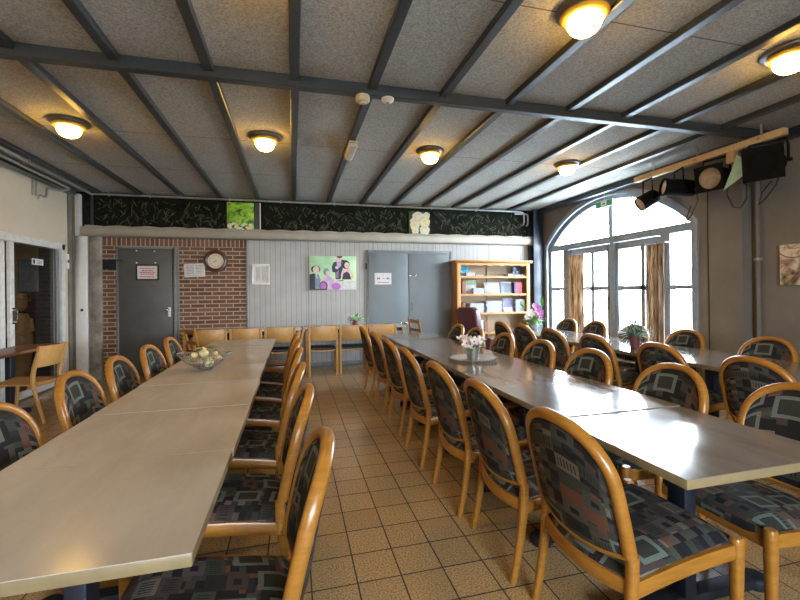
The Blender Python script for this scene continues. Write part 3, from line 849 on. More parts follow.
# ---------------------------------------------------------------- ladder-back chairs, sitter faces +y
def make_ladder():
    t = thing('ladder_back_chair', '', 'chair'); W = .19
    def ly(z): return -.19-(.10*(z-.44)/.48 if z > .44 else 0)
    for s in (-1, 1):
        mb = MB(); mb.tube([(s*W, ly(z), z) for z in (0, .2, .44, .6, .8, .92)], .017, .017, n=8, hint=(1, 0, 0), sq=3, taper=[.8, .9, 1, 1, .95, .85]); mb.build('leg', M['wood'], t)
        mb = MB(); mb.tube([(s*W, .19, z) for z in (0, .2, .44)], .017, .017, n=8, hint=(1, 0, 0), sq=3, taper=[.8, .95, 1]); mb.build('leg', M['wood'], t)
    for z in (.56, .70, .85):
        mb = MB(); up = [(-W+.01+(2*W-.02)*i/12, .028+(.016*sin(pi*i/12) if z > .8 else .006*sin(pi*i/12))) for i in range(13)]
        dn = [(x, -.026) for x in (W-.01, -W+.01)]
        mb.prism(up+dn, lambda u, v, w: (u, ly(z+v)-.008+w-.02*(1-(u/W)**2), z+v), 0, .016); mb.build('slat', M['wood'], t, bevel=.002)
    mb = MB()
    for s in (-1, 1): mb.box(s*W-.01, s*W+.01, -.18, .18, .385, .435); mb.box(s*W-.008, s*W+.008, -.18, .18, .16, .18)
    mb.box(-.18, .18, .18, .20, .385, .435); mb.box(-.18, .18, -.20, -.18, .385, .435); mb.box(-.18, .18, .183, .197, .22, .24)
    mb.build('seat_frame', M['wood'], t, bevel=.002)
    MB().box(-.20, .20, -.18, .215, .436, .468).build('seat', M['leather_brown'], t, bevel=.012, seg=3)
    return t
lad = make_ladder()
placed(lad, USED, 'honey wood ladder-back chair at the brick-door corner of the tables by the glass doors', (-1.16, 6.42, 0), -pi/2+.55, 'ladder-back chairs')
placed(lad, USED, 'honey wood ladder-back chair standing before the slate double doors', (2.34, 7.10, 0), -1.38, 'ladder-back chairs')
placed(lad, USED, 'honey wood ladder-back chair with brown seat at the far end of the tile aisle', (-.16, 5.76, 0), pi/2, 'ladder-back chairs')

# ---------------------------------------------------------------- corner by the glass doors: table and wooden chair
t = make_table('console_table', .395, 1.75, .745, foot=.19, base_dy=.22, top=M['table_brown'], edge=M['table_brown'])
t.location = (LX+.225, 5.62, 0); tag(t, 'brown wooden table on a black pedestal beside the sliding glass doors', 'table')
def make_side_chair():
    """sitter faces +y"""
    t = thing('wooden_chair', 'pale all-wood chair with curved plywood back beside the brown table', 'chair'); W = .215
    for s in (-1, 1):
        mb = MB(); mb.tube([(s*(W+.0), y, z) for y, z in ((-.34, 0), (-.285, .2), (-.235, .40), (-.23, .5), (-.245, .6), (-.275, .72), (-.31, .83))], .017, .024, n=8, hint=(1, 0, 0), sq=3.5, taper=[.75, .85, 1.05, 1.1, 1.05, .9, .6])
        mb.build('leg', M['wood_pale'], t)
        mb = MB(); mb.tube([(s*(W-.005), y, z) for y, z in ((.23, 0), (.215, .2), (.195, .42))], .016, .021, n=8, hint=(1, 0, 0), sq=3.5, taper=[.75, .9, 1.05]); mb.build('leg', M['wood_pale'], t)
    def by(z): return -.252-.17*(z-.6) if z > .6 else -.252
    outer = []
    mb = MB()
    mb.grid(lambda u, v: ((2*u-1)*W, by(.60+.225*v)-.045*(1-(2*u-1)**2), .60+.225*v+.012*v*(2*u-1)**2), 14, 4)
    mb.grid(lambda u, v: ((2*u-1)*W, by(.60+.225*v)-.045*(1-(2*u-1)**2)+.014, .60+.225*v+.012*v*(2*u-1)**2), 14, 4)
    for vv in (0, 1): mb.grid(lambda u, v: ((2*u-1)*W, by(.60+.225*vv)-.045*(1-(2*u-1)**2)+.014*v, .60+.225*vv+.012*vv*(2*u-1)**2), 14, 1)
    for uu in (0, 1): mb.grid(lambda u, v: ((2*uu-1)*W, by(.60+.225*v)+.014*u, .60+.225*v+.012*v), 1, 4)
    mb.build('backrest', M['wood_pale'], t)
    mb = MB()
    mb.grid(lambda u, v: ((2*u-1)*(W+.01), -.265+.50*v, .425+.014*v-.012*(1-(2*u-1)**2)+(.018*(1-v/.12) if v < .12 else 0)), 12, 16)
    mb.grid(lambda u, v: ((2*u-1)*(W+.01), -.265+.50*v, .410+.014*v-.012*(1-(2*u-1)**2)+(.018*(1-v/.12) if v < .12 else 0)), 12, 16)
    for uu in (0, 1): mb.grid(lambda u, v: ((2*uu-1)*(W+.01), -.265+.50*v, .410+.015*u+.014*v+(.018*(1-v/.12) if v < .12 else 0)), 1, 16)
    for vv in (0, 1): mb.grid(lambda u, v: ((2*u-1)*(W+.01), -.265+.50*vv, .410+.015*v+.014*vv-.012*(1-(2*u-1)**2)+(.018 if vv == 0 else 0)), 12, 1)
    mb.build('seat', M['wood_pale'], t)
    mb = MB(); mb.box(-W, W, -.20, -.175, .372, .405); mb.box(-W, W, .165, .19, .372, .405); mb.build('seat_rail', M['wood_pale'], t, bevel=.002)
    return t
sc = make_side_chair(); sc.location = (-2.93, 5.53, 0); sc.rotation_euler = (0, 0, radians(84))

# burgundy armchair by the shelves
t = thing('armchair', 'tall burgundy leather armchair with mauve seat in front of the pine bookshelf', 'armchair', (3.16, 6.52, 0), radians(-66))
mb = MB()
for s in (-1, 1): mb.box(s*.30-.03, s*.30+.03, -.30, .28, .0, .36)
mb.build('base', M['wood_dark'], t, bevel=.01)
mb = MB(); mb.prism([(-.14, .0), (-.21, .35), (-.22, .68), (-.14, .735), (.14, .735), (.22, .68), (.21, .35), (.14, .0)][::-1], lambda u, v, w: (u, -.25-.18*v+w, .38+v), -.10, .04)
mb.build('backrest', M['burgundy'], t, bevel=.035, seg=4)
mb = MB(); mb.box(-.25, .25, -.22, .32, .30, .46); mb.build('seat', M['mauve'], t, bevel=.04, seg=4)
for s in (-1, 1):
    mb = MB(); mb.box(s*.31-.055, s*.31+.055, -.28, .30, .30, .62); mb.build('armrest', M['burgundy'], t, bevel=.03, seg=4)
# ---------------------------------------------------------------- ceiling lamps
def make_lamp():
    t = thing('ceiling_lamp', '', 'lamp', group='ceiling lamps')
    MB().lathe([(0, 0), (.160, 0), (.168, -.010), (.164, -.022), (.140, -.030), (.132, -.038), (0, -.038)], 32).build('base', M['lamp_base'], t)
    MB().lathe([(.110, -.0385), (.135, -.0385), (.142, -.046), (.130, -.058), (.112, -.064), (.100, -.064)], 32).build('rim', M['amber'], t)
    MB().lathe([(.094, -.040), (.100, -.064), (.099, -.092), (.086, -.122), (.062, -.144), (.032, -.156), (0, -.160)], 28).build('globe', M['globe'], t)
    return t
lamp = make_lamp()
for x, y, lab in ((-2.10, 4.70, 'glowing round ceiling lamp over the wall side near the glass doors'),
                  (-.28, 4.68, 'glowing round ceiling lamp above the end of the glass-door tables, toward the brick wall'),
                  (1.605, 4.71, 'glowing round ceiling lamp above the far half of the middle tables'),
                  (3.56, 4.79, 'glowing round ceiling lamp before the arched window'),
                  (1.715, 2.13, 'glowing round ceiling lamp above the camera end of the middle tables'),
                  (3.455, 2.16, 'glowing round ceiling lamp above the camera end of the window tables'),
                  (-.20, 2.13, 'glowing round ceiling lamp above the camera end of the glass-door tables'),
                  (-2.1, 2.13, 'glowing round ceiling lamp above the camera end of the glass-door wall')):
    placed(lamp, USED, lab, (x, y, CZ), 0)
# detectors and emergency light
d1 = thing('smoke_detector', 'yellowed drum-shaped smoke detector on the crossbeam', 'smoke detector', (.565, 3.345, 2.985))
MB().lathe([(0, 0), (.055, 0), (.058, -.006), (.058, -.042), (.052, -.050), (0, -.052)], 24).build('housing', M['cream_plastic'], d1)
MB().lathe([(.030, -.0522), (.026, -.060), (0, -.062)], 16).build('sensor_cap', M['white_plastic'], d1)
d2 = thing('motion_detector', 'small white round sensor on the crossbeam beside the drum-shaped detector', 'sensor', (.775, 3.345, 2.985))
MB().lathe([(0, 0), (.052, 0), (.052, -.012), (.040, -.026), (.018, -.034), (0, -.035)], 24).build('housing', M['white_plastic'], d2)
MB().lathe([(.016, -.0352), (.010, -.042), (0, -.044)], 12).build('sensor_eye', M['grey_ink'], d2)
e = thing('emergency_light', 'white oblong emergency light fixed under a ceiling beam', 'emergency light', (.655, 4.72, 3.035))
MB().box(-.05, .05, -.25, .25, -.022, 0).build('base', M['cream_plastic'], e, bevel=.004)
MB().box(-.045, .045, -.24, .24, -.075, -.0222).build('diffuser', M['white_plastic'], e, bevel=.02, seg=3)

# ---------------------------------------------------------------- pipes
pr = .017
p = thing('heating_pipe', 'pale metal pipe running under the ceiling along the back wall', 'pipe', (0, 0, 0))
mb = MB(); yb = BY-.13
mb.tube([(-3.13, yb, 3.018), (-3.0, yb, 3.02), (4.58, yb, 3.02), (4.66, yb, 3.0), (4.68, yb, 2.96), (4.68, yb, 2.80), (4.68, yb+.04, 2.76), (4.68, yb+.10, 2.75)], pr, n=10, hint=(0, 1, 0.1))
mb.build('pipe_run', M['galv'], p)
mb = MB()
for x in (-2.9, -2.3, -1.06, -.2, .75, 1.7, 2.65, 3.6): mb.box(x-.012, x+.012, yb-.02, yb+.02, 2.995, 3.045); mb.box(x-.005, x+.005, yb-.005, yb+.005, 3.03, 3.07)
mb.build('pipe_clip', M['galv'], p, bevel=.002, seg=1)
p = thing('heating_pipe', 'short pale pipe bent down beside the end of the back wall pipe', 'pipe', (0, 0, 0))
mb = MB(); mb.tube([(4.50, yb+.05, 2.985), (4.68, yb+.05, 2.985), (4.77, yb+.05, 2.985), (4.80, yb+.05, 2.96), (4.80, yb+.05, 2.80), (4.80, yb+.07, 2.76), (4.80, yb+.115, 2.75)], pr, n=10, hint=(0, 1, 0.1)); mb.build('pipe_run', M['galv'], p)
p = thing('heating_pipe', 'pale pipe along the glass-door wall, joining the back wall pipe in the corner', 'pipe', (0, 0, 0))
mb = MB(); mb.tube([(-3.12, yb-.03, 3.0), (-3.11, 7.0, 3.0), (-3.09, 5.9, 3.0), (-3.07, 5.0, 3.0), (-3.06, 4.2, 3.0)], pr, n=10, hint=(0, 0, 1)); mb.build('pipe_run', M['galv'], p)
mb = MB(); mb.box(-3.125, -3.065, 5.93, 5.96, 2.98, 3.04); mb.box(-3.1, -3.09, 5.94, 5.95, 3.02, CZ-.002); mb.lathe([(.024, -.04), (.024, .04)], 10, (-3.11, 7.2, 3.0), axis=(0, 1, 0)); mb.build('pipe_clip', M['galv'], p)
p = thing('heating_pipe', 'second pale pipe of the glass-door wall, ending in a branch and valve', 'pipe', (0, 0, 0))
mb = MB()
mb.tube([(-3.165, 4.2, 2.97), (-3.17, 5.0, 2.97), (-3.19, 6.0, 2.97), (-3.20, 7.0, 2.97), (-3.205, 7.15, 2.965), (-3.23, 7.19, 2.95), (-3.33, 7.16, 2.93), (-3.36, 7.08, 2.925), (-3.37, 6.98, 2.92), (-3.38, 6.95, 2.90), (-3.38, 6.94, 2.82), (-3.38, 6.92, 2.78), (-3.39, 6.80, 2.77)], pr, n=10, hint=(.3, 0, 1)); mb.build('pipe_run', M['galv'], p)
mb = MB(); mb.box(LX+.001, LX+.012, 6.72, 6.745, 2.76, 2.98); mb.box(LX+.001, LX+.02, 6.80, 6.815, 2.77, 2.98); mb.build('bracket', M['galv'], p)
mb = MB(); mb.blob((-3.39, 6.80, 2.735), .028); mb.build('valve_knob', M['white_plastic'], p)
p = thing('conduit_pipe', 'grey pipe running up the recessed wall beside the plaster pier', 'pipe', (0, 0, 0))
mb = MB(); mb.tube([(RX+.115, 3.60, 0), (RX+.115, 3.60, 1.5), (RX+.115, 3.60, 2.98)], .024, n=10, hint=(1, 0, 0)); mb.build('pipe_run', M['plaster_grey'], p)
mb = MB()
for z in (.6, 1.7, 2.7): mb.box(RX+.085, RX+.15, 3.572, 3.628, z, z+.03)
mb.build('pipe_clip', M['galv'], p)
c = MB(); c.tube([(RX-.004, 4.09, 0), (RX-.004, 4.095, 1.2), (RX-.005, 4.10, 2.0), (RX-.004, 4.097, 2.75)], .006, n=6, hint=(1, 0, 0))
tag(c.build('cable', M['rubber']), 'thin dark cable running down the wall beside the arched window', 'cable')

# ---------------------------------------------------------------- frieze cloths with printed fronds
def frieze(x0, x1, label, seed):
    t = thing('wall_cloth', label, 'wall hanging', ((x0+x1)/2, BY, 2.74), 0, None)
    rr = random.Random(seed); hw = (x1-x0)/2; z0, z1 = -.25, .26
    MB().box(-hw, hw, -.02, -.001, z0, z1).build('cloth', M['frieze'], t, smooth=0)
    mb = MB(); x = -hw+.10
    while x < hw-.10:                            # sprays of narrow leaves, a repeat every half metre or so
        for q in range(11):
            cx, cz = x+rr.uniform(-.05, .2), rr.uniform(z0+.05, z1-.05); a = rr.choice((.9, 1.1, 2.0, 2.25, 1.4, .5, 2.6))+rr.uniform(-.2, .2); L = rr.uniform(.06, .17); wd = rr.uniform(.005, .011)
            pts = []
            for k in range(5):
                u = k/4; pts.append((cx+cos(a)*L*(u-.5)-sin(a)*wd*sin(pi*u), cz+sin(a)*L*(u-.5)+cos(a)*wd*sin(pi*u)))
            for k in range(3, 0, -1):
                u = k/4; pts.append((cx+cos(a)*L*(u-.5)+sin(a)*wd*sin(pi*u), cz+sin(a)*L*(u-.5)-cos(a)*wd*sin(pi*u)))
            pts = [(min(hw-.004, max(-hw+.004, u)), min(z1-.004, max(z0+.004, v))) for u, v in pts]
            mb.face([(u, -.0205-.0002*q, v) for u, v in pts])
        x += .165
    mb.build('frond_print', M['frond'], t, smooth=0, weld=False)
    return t
frieze(-3.16, -1.135, 'dark leaf-print cloth above the brick wall and charcoal door', 1)
frieze(-.545, 2.17, 'dark leaf-print cloth above the panelling, between the two plant photos', 2)
frieze(2.665, 4.83, 'dark leaf-print cloth above the pine bookshelf', 3)
for x0, x1 in ((-.655, -.578),): structure(MB().box(x0, x1, BY-.03, BY, 2.49, 3.0).build('trim_9', M['beam'], smooth=0))
structure(MB().box(-.572, -.556, BY-.025, BY, 2.49, 3.0).build('trim_10', M['white_paint'], smooth=0))
structure(MB().box(-3.20, -3.17, BY-.03, BY, 2.49, 3.0).build('trim_11', M['beam'], smooth=0))
t = thing('plant_photo', 'lime green plant photo panel above the brick corner', 'photo panel', (-.895, BY, 2.745))
MB().box(-.225, .225, -.035, -.001, -.25, .25).build('panel', M['green_photo'], t, bevel=.002)
mb = MB(); rr = random.Random(5)
for k in range(34):
    cx, cz, r = rr.uniform(-.20, .19), rr.uniform(-.235, -.12), rr.uniform(.016, .034)
    cz = min(cz, -.13-.5*abs(cx)**1.6+.02)
    mb.face([(max(-.224, min(.224, cx+r*cos(a*pi/4))), -.0355-.0001*k, max(-.249, cz+r*.8*sin(a*pi/4))) for a in range(8)], k % 2)
mb.build('blossom_print', [M['petal_white'], M['petal_cream']], t, smooth=0, weld=False)
t = thing('plant_photo', 'pale yellow rose photo panel above the double doors and shelf', 'photo panel', (2.43, BY, 2.725))
MB().box(-.215, .215, -.035, -.001, -.235, .235).build('panel', M['leaf_dark'], t, bevel=.002)
mb = MB()
for cx, cz, r, mi in ((-.03, .12, .12, 0), (.10, .03, .11, 1), (-.10, -.04, .10, 1), (.10, -.13, .10, 0), (-.09, -.16, .07, 1), (.14, .16, .07, 0), (-.14, .04, .06, 0)):
    for q, kk in enumerate((1, .72, .42)):
        mb.face([(max(-.21, min(.21, cx+r*kk*(1+.08*sin(5*a))*cos(a))), -.0355-.0006*q-.002*mi-abs(cx)*.001, max(-.23, min(.23, cz+r*kk*(1+.08*sin(5*a+q))*sin(a)))) for a in [2*pi*k/18 for k in range(18)]], (mi+q) % 2)
mb.build('rose_print', [M['petal_white'], M['petal_cream']], t, smooth=0, weld=False)

# ---------------------------------------------------------------- things on the back wall
t = thing('wall_clock', 'round wall clock with dark wooden rim on the brick wall', 'clock', (-1.315, BY, 1.955))
MB().lathe([(.130, .012), (.138, .030), (.155, .044), (.180, .040), (.196, .020), (.196, 0), (.10, 0)], 40, axis=(0, -1, 0)).build('rim', M['clock_wood'], t)
mb = MB(); mb.lathe([(.131, .0), (.131, .014), (0, .014)], 36, axis=(0, -1, 0)); dial = mb.build('dial', M['ivory'], t)
mb = MB()
for k, s in enumerate(('XII', 'I', 'II', 'III', 'IIII', 'V', 'VI', 'VII', 'VIII', 'IX', 'X', 'XI')):
    a = pi/2-2*pi*k/12; s = str(12 if k == 0 else k)
    text_mesh(s, .034, lambda u, v, a=a: (.100*cos(a)+u, -.0146, .100*sin(a)+v), 0, mb)
mb.build('numeral_print', M['ink'], dial, smooth=0, weld=False)
for nm, L, wd, ang in (('hour_hand', .062, .006, radians(-90-222)), ('minute_hand', .092, .004, radians(90-240))):
    mb = MB(); a = ang if nm == 'minute_hand' else radians(90-230); yy = -.017 if nm == 'hour_hand' else -.019
    ca, sa = cos(a), sin(a)
    mb.prism([(-.02*ca-wd*sa, -.02*sa+wd*ca), (-.02*ca+wd*sa, -.02*sa-wd*ca), (L*ca, L*sa)], lambda u, v, w: (u, yy+w, v), -.001, .001)
    mb.build(nm, M['ink'], dial, smooth=0)
def text_block(par, m_, x0, x1, z0, z1, n, y, rr, gap=.5):
    mb = MB(); text_lines(mb, x0, x1, z0, z1, n, 0, y, rr, gap); mb.build('lettering', m_, par, smooth=0, weld=False)
def text_lines(mb, x0, x1, z0, z1, n, mi, y, rr, gap=.5):
    dz = (z1-z0)/n
    for k in range(n):
        x = x0+rr.uniform(0, .01)
        while x < x1-.008:
            wv = min(rr.uniform(.012, .04), x1-x); mb.face([(x, y, z1-dz*k-dz*gap), (x+wv, y, z1-dz*k-dz*gap), (x+wv, y, z1-dz*k), (x, y, z1-dz*k)], mi); x += wv+.006
rr = random.Random(11)
t = thing('door_notice', 'black-framed paper notice with red writing on the charcoal door', 'notice', (-2.372, BY-.045, 1.752))
mb = MB(); a, b, f = .172, .132, .022
mb.box(-a, a, -.016, 0, -b, -b+f); mb.box(-a, a, -.016, 0, b-f, b); mb.box(-a, -a+f, -.016, 0, -b+f, b-f); mb.box(a-f, a, -.016, 0, -b+f, b-f); mb.build('frame', M['black'], t, bevel=.003)
sh = MB().box(-a+f, a-f, -.006, -.001, -b+f, b-f).build('paper_sheet', M['paper'], t, smooth=0)
for z, h, x0, x1 in ((.068, .014, -.12, .12), (.032, .016, -.09, .08), (.002, .016, -.12, .12), (-.028, .016, -.10, .10), (-.072, .014, -.12, .11)): text_block(sh, M['red_ink'], x0, x1, z-h/2, z+h/2, 1, -.0066, rr, 1.0)
t = thing('paper_sign', 'white printed sheet pinned to the brick between door and clock', 'notice', (-1.655, BY, 1.79), 0)
t.rotation_euler = (0, radians(-2.5), 0)
sh = MB().box(-.165, .165, -.016, -.002, -.115, .115).build('paper_sheet', M['paper'], t, bevel=.002)
for q in ((-.13, -.01, -.07, .09, 6), (.02, .13, -.07, .09, 6), (-.13, .13, -.10, -.085, 1)): text_block(sh, M['grey_ink'], *q, -.0165, rr)
t = thing('framed_list', 'white framed list hanging on the panelling beside the brick', 'picture', (-.565, BY, 1.722))
mb = MB(); a, b, f = .15, .185, .030
mb.box(-a, a, -.022, -.001, -b, -b+f); mb.box(-a, a, -.022, -.001, b-f, b); mb.box(-a, -a+f, -.022, -.001, -b+f, b-f); mb.box(a-f, a, -.022, -.001, -b+f, b-f); mb.build('frame', M['white_paint'], t, bevel=.003)
sh = MB().box(-a+f, a-f, -.008, -.002, -b+f, b-f).build('paper_sheet', M['paper'], t, smooth=0)
for q in ((-.085, -.01, -.12, .12, 11), (.015, .085, -.12, .12, 11)): text_block(sh, M['grey_ink'], *q, -.0086, rr)
t = thing('paper_notice', 'white paper notice taped to the slate double door', 'notice', (1.68, BY-.028, 1.637))
sh = MB().box(-.165, .165, -.004, -.0005, -.112, .112).build('paper_sheet', M['paper'], t, smooth=0)
for q, m_ in (((-.125, -.05, -.012, .022), 'blue_ink'), ((-.02, .03, -.006, .018), 'grey_ink'), ((.06, .125, -.012, .022), 'blue_ink'), ((-.02, .02, .06, .075), 'grey_ink'), ((-.11, .11, -.078, -.062), 'red_ink')):
    text_block(sh, M[m_], *q, 1, -.0046, rr, 1)
# group painting: people round a table on a pale green ground
t = thing('wall_picture', 'colourful painting of four people round a white table on pale green', 'painting', (.725, BY, 1.748))
A, B = .435, .315
MB().box(-A, A, -.040, -.001, -B, B).build('canvas', M['canvas_green'], t, bevel=.003)
PM = [M['p_navy'], M['p_slate'], M['p_skin'], M['p_lav'], M['p_mag'], M['p_dark'], M['p_white'], M['p_violet']]
mb = MB(); lay = [0]
def Q(px_, py_): return (max(-A, min(A, (px_-130)/580*2*A-A)), max(-B, min(B, B-(py_-72)/418*2*B)))
def pg(pts, mi):
    lay[0] += 1; mb.face([(Q(*p_)[0], -.0402-.00012*lay[0], Q(*p_)[1]) for p_ in pts], mi)
def el(cx, cy, rx, ry, mi): pg([(cx+rx*cos(2*pi*k/18), cy+ry*sin(2*pi*k/18)) for k in range(18)], mi)
pg([(470, 385), (710, 385), (710, 490), (500, 490)], 6)
pg([(425, 150), (470, 138), (530, 150), (545, 200), (510, 360), (450, 360), (445, 275), (412, 270), (402, 210)], 0)
pg([(462, 150), (515, 150), (522, 190), (470, 240)], 3); pg([(455, 280), (490, 240), (485, 345), (458, 350)], 7); el(486, 104, 46, 44, 2); el(500, 80, 36, 16, 5); el(462, 215, 16, 18, 2)
el(578, 178, 48, 56, 5); el(545, 135, 26, 18, 5); pg([(540, 230), (630, 225), (680, 320), (655, 365), (520, 365), (515, 300)], 2); pg([(545, 290), (590, 262), (625, 290), (645, 362), (528, 362)], 0); el(590, 185, 30, 38, 2)
el(206, 236, 56, 46, 5); el(210, 240, 38, 46, 2); pg([(130, 300), (190, 285), (215, 330), (205, 490), (130, 490)], 0); pg([(195, 290), (240, 300), (262, 360), (262, 490), (200, 490)], 1); pg([(205, 285), (222, 300), (228, 360), (212, 330)], 6)
el(335, 268, 38, 46, 1); el(354, 285, 22, 32, 2); pg([(300, 340), (350, 310), (400, 340), (440, 400), (410, 490), (270, 490), (262, 400)], 3); pg([(262, 370), (300, 330), (340, 330), (300, 375)], 2); pg([(335, 400), (360, 380), (375, 490), (345, 490)], 2)
el(300, 440, 50, 56, 5); el(297, 442, 40, 46, 4); el(275, 436, 14, 14, 7); el(455, 448, 58, 46, 4); pg([(465, 378), (540, 372), (550, 382), (470, 386)], 5); pg([(405, 400), (470, 372), (480, 385), (420, 415)], 2)
pg([(130, 478), (345, 478), (345, 490), (130, 490)], 5)
mb.build('figure_print', PM, t, smooth=0, weld=False)
# canvas on the recessed wall by the pier
t = thing('wall_picture', 'brown and white abstract canvas on the grey wall beside the plaster pier', 'picture', (RX+.15, 3.02, 1.63))
MB().box(-.035, -.001, -.36, .36, -.22, .22).build('canvas', M['art'], t, bevel=.003)
mb = MB(); mb.tube([(-.0365, .23-.16*cos(a), .215-.14*sin(a)) for a in [pi*k/16 for k in range(17)]], .006, .0015, n=6, hint=(1, 0, 0)); mb.build('arc_print', M['k_brown'], t)

# ---------------------------------------------------------------- pine bookshelf
t = thing('bookshelf', 'tall open pine bookshelf with scalloped top rail against the panelling', 'bookshelf', (3.875, 7.50, 0))
W, D = .795, .30
mb = MB(); mb.box(-W, -W+.03, .02, D, 0, 1.95); mb.box(-W, -W+.075, 0, .0199, 0, 1.95); mb.build('side_panel', M['wood_pine'], t, bevel=.002)
mb = MB(); mb.box(W-.03, W, .02, D, 0, 1.95); mb.box(W-.075, W, 0, .0199, 0, 1.95); mb.build('side_panel', M['wood_pine'], t, bevel=.002)
MB().box(-W+.03, W-.03, D-.012, D, .02, 1.95).build('back_panel', M['wood_light'], t, smooth=0)
MB().box(-.03, .0, D-.035, D-.0125, .02, 1.95).build('back_batten', M['wood_light'], t, bevel=.002)
mb = MB(); mb.prism([(-.045, 1.985), (-.055, 1.985), (-.055, 1.965), (-.02, 1.94), (-.0, 1.93), (-.0, 1.9501), (D, 1.9501), (D, 1.985)], lambda u, v, w: (w, u, v), -W-.05, W+.05); mb.build('cornice', M['wood_pine'], t, bevel=.003)
pts = [(W-.0755, 1.929), (-W+.0755, 1.929)]; n = 60
for k in range(n+1):
    x = -W+.0755+(2*W-.151)*k/n; pts.append((x, 1.872+.022*abs(sin(pi*(x+W)/.24))))
mb = MB(); mb.prism(pts, lambda u, v, w: (u, w, v), .002, .018); mb.build('top_rail', M['wood_pine'], t, smooth=0)
SH = (1.665, 1.315, .945, .56, .16)

for z in SH:
    MB().box(-W+.031, W-.031, .022, D-.0355, z-.03, z).build('shelf', M['wood_pine'], t, bevel=.003)
    if z > .5:
        mb = MB(); pts = [(W-.076, z-.031), (-W+.076, z-.031)]
        for k in range(n+1):
            x = -W+.076+(2*W-.152)*k/n; pts.append((x, z+.004+.010*abs(sin(pi*(x+W)/.21))))
        mb.prism(pts, lambda u, v, w: (u, w, v), .004, .0215); mb.build('shelf_lip', M['wood_pine'], t, smooth=0)
def book(x0, x1, z0, h, label, cover, cat='book', name='book', y0=7.56, dep=.17, tilt=0.0, flat=False, pages=True, group=None, rz=0.0, lean_=0.0):
    t = thing(name, label, cat, ((x0+x1)/2, y0+dep/2, z0), rz, group); a = (x1-x0)/2; d = dep/2
    t.rotation_euler = (lean_, tilt, rz)
    if flat:
        mb = MB(); mb.box(-a, a, -d, d, 0, .004); mb.box(-a, a, -d, d, h-.004, h); mb.box(-a, -a+.004, -d, d, .004, h-.004); mb.build('cover', cover, t)
        if pages: MB().box(-a+.0042, a-.006, -d+.004, d-.004, .0042, h-.0042).build('page_block', M['shelf_paper'], t)
    else:
        mb = MB(); mb.box(-a, -a+.003, -d, d, 0, h); mb.box(a-.003, a, -d, d, 0, h); mb.box(-a+.003, a-.003, -d, -d+.004, 0, h); mb.build('cover', cover, t)
        if pages: MB().box(-a+.0032, a-.0032, -d+.0042, d-.006, .004, h-.006).build('page_block', M['shelf_paper'], t)
    return t
def board(x0, x1, z0, h, label, face_m, cat, name, y=7.62, th=.015, lean_=.18, art=None):
    t = thing(name, label, cat, ((x0+x1)/2, y, z0+.004), 0); a = (x1-x0)/2; t.rotation_euler = (-lean_, 0, 0)
    MB().box(-a, a, 0, th, 0, h).build('cover', face_m, t, bevel=.002)
    if art is not None:
        mb = MB()
        for (u0, u1, v0, v1, mi) in art[1]: mb.face([(-a+2*a*u0, -.0006, h*v0), (-a+2*a*u1, -.0006, h*v0), (-a+2*a*u1, -.0006, h*v1), (-a+2*a*u0, -.0006, h*v1)], mi)
        mb.build('cover_print', art[0], t, smooth=0, weld=False)
    return t
z = SH[0]+.001
board(3.235, 3.40, z, .205, 'bright blue booklet standing at the door end of the top shelf', M['k_blue'], 'booklet', 'booklet', y=7.66, art=([M['k_green'], M['petal_white']], [(0, .14, 0, 1, 0), (.3, .8, .1, .3, 1)]))
book(3.30, 3.49, z, .085, 'stack-thick white paper block lying before the blue booklet', M['shelf_paper'], 'paper', 'paper_block', y0=7.545, dep=.10, flat=True)
book(3.505, 3.67, z, .045, 'flat brown-spined book lying beside the white paper block', M['k_brown'], flat=True, y0=7.56, dep=.15)
book(4.19, 4.34, z, .055, 'white folded papers lying at the window half of the top shelf', M['shelf_paper'], 'paper', 'folded_paper', flat=True, y0=7.56, dep=.17, rz=.2)
book(4.36, 4.60, z, .04, 'grey white brochure lying under the navy photo album', M['shelf_white'], 'brochure', 'brochure', flat=True, y0=7.55, dep=.18)
board(4.37, 4.575, z+.042, .165, 'navy and white photo album propped on the top shelf', M['k_navy'], 'album', 'photo_album', y=7.66, art=([M['shelf_white'], M['k_grey']], [(.2, .5, .5, .9, 0), (.45, .7, .1, .45, 0), (.05, .3, .1, .4, 1)]))
z = SH[1]+.001
book(3.215, 3.29, z, .275, 'tall brown book standing at the door end of the middle shelf', M['k_brown'])
board(3.31, 3.57, z, .285, 'green and white magazine propped beside the tall brown book', M['shelf_white'], 'magazine', 'magazine', y=7.66, art=([M['k_green'], M['k_grey'], M['p_dark']], [(.05, .95, .62, .95, 0), (.1, .7, .42, .55, 1), (.2, .6, .70, .76, 2), (.05, .3, .05, .35, 1)]))
book(3.44, 3.68, z, .12, 'white paper wad lying before the green and white magazine', M['shelf_paper'], 'paper', 'paper_block', flat=True, y0=7.525, dep=.10)
board(3.72, 4.05, z, .235, 'white album with small grey emblem, propped at the shelf middle', M['shelf_paper'], 'album', 'photo_album', y=7.60, art=([M['k_grey']], [(.40, .60, .48, .62, 0), (.45, .55, .40, .44, 0)]))
board(4.085, 4.34, z, .25, 'pale blue framed picture leaning beside the white album', M['shelf_white'], 'picture', 'framed_picture', y=7.62, art=([M['k_steel'], M['p_slate'], M['shelf_white']], [(.0, .10, 0, 1, 0), (.15, .8, .1, .9, 1), (.25, .7, .35, .85, 2), (.84, .97, .05, .8, 0)]))
book(4.355, 4.385, z, .23, 'thin dark blue book beside the red pair on the middle shelf', M['k_navy'])
book(4.39, 4.45, z, .235, 'red book standing against the thin dark blue one', M['k_red'])
book(4.455, 4.525, z, .225, 'pinkish red book at the window end of the middle shelf', M['k_red'])
z = SH[2]+.001
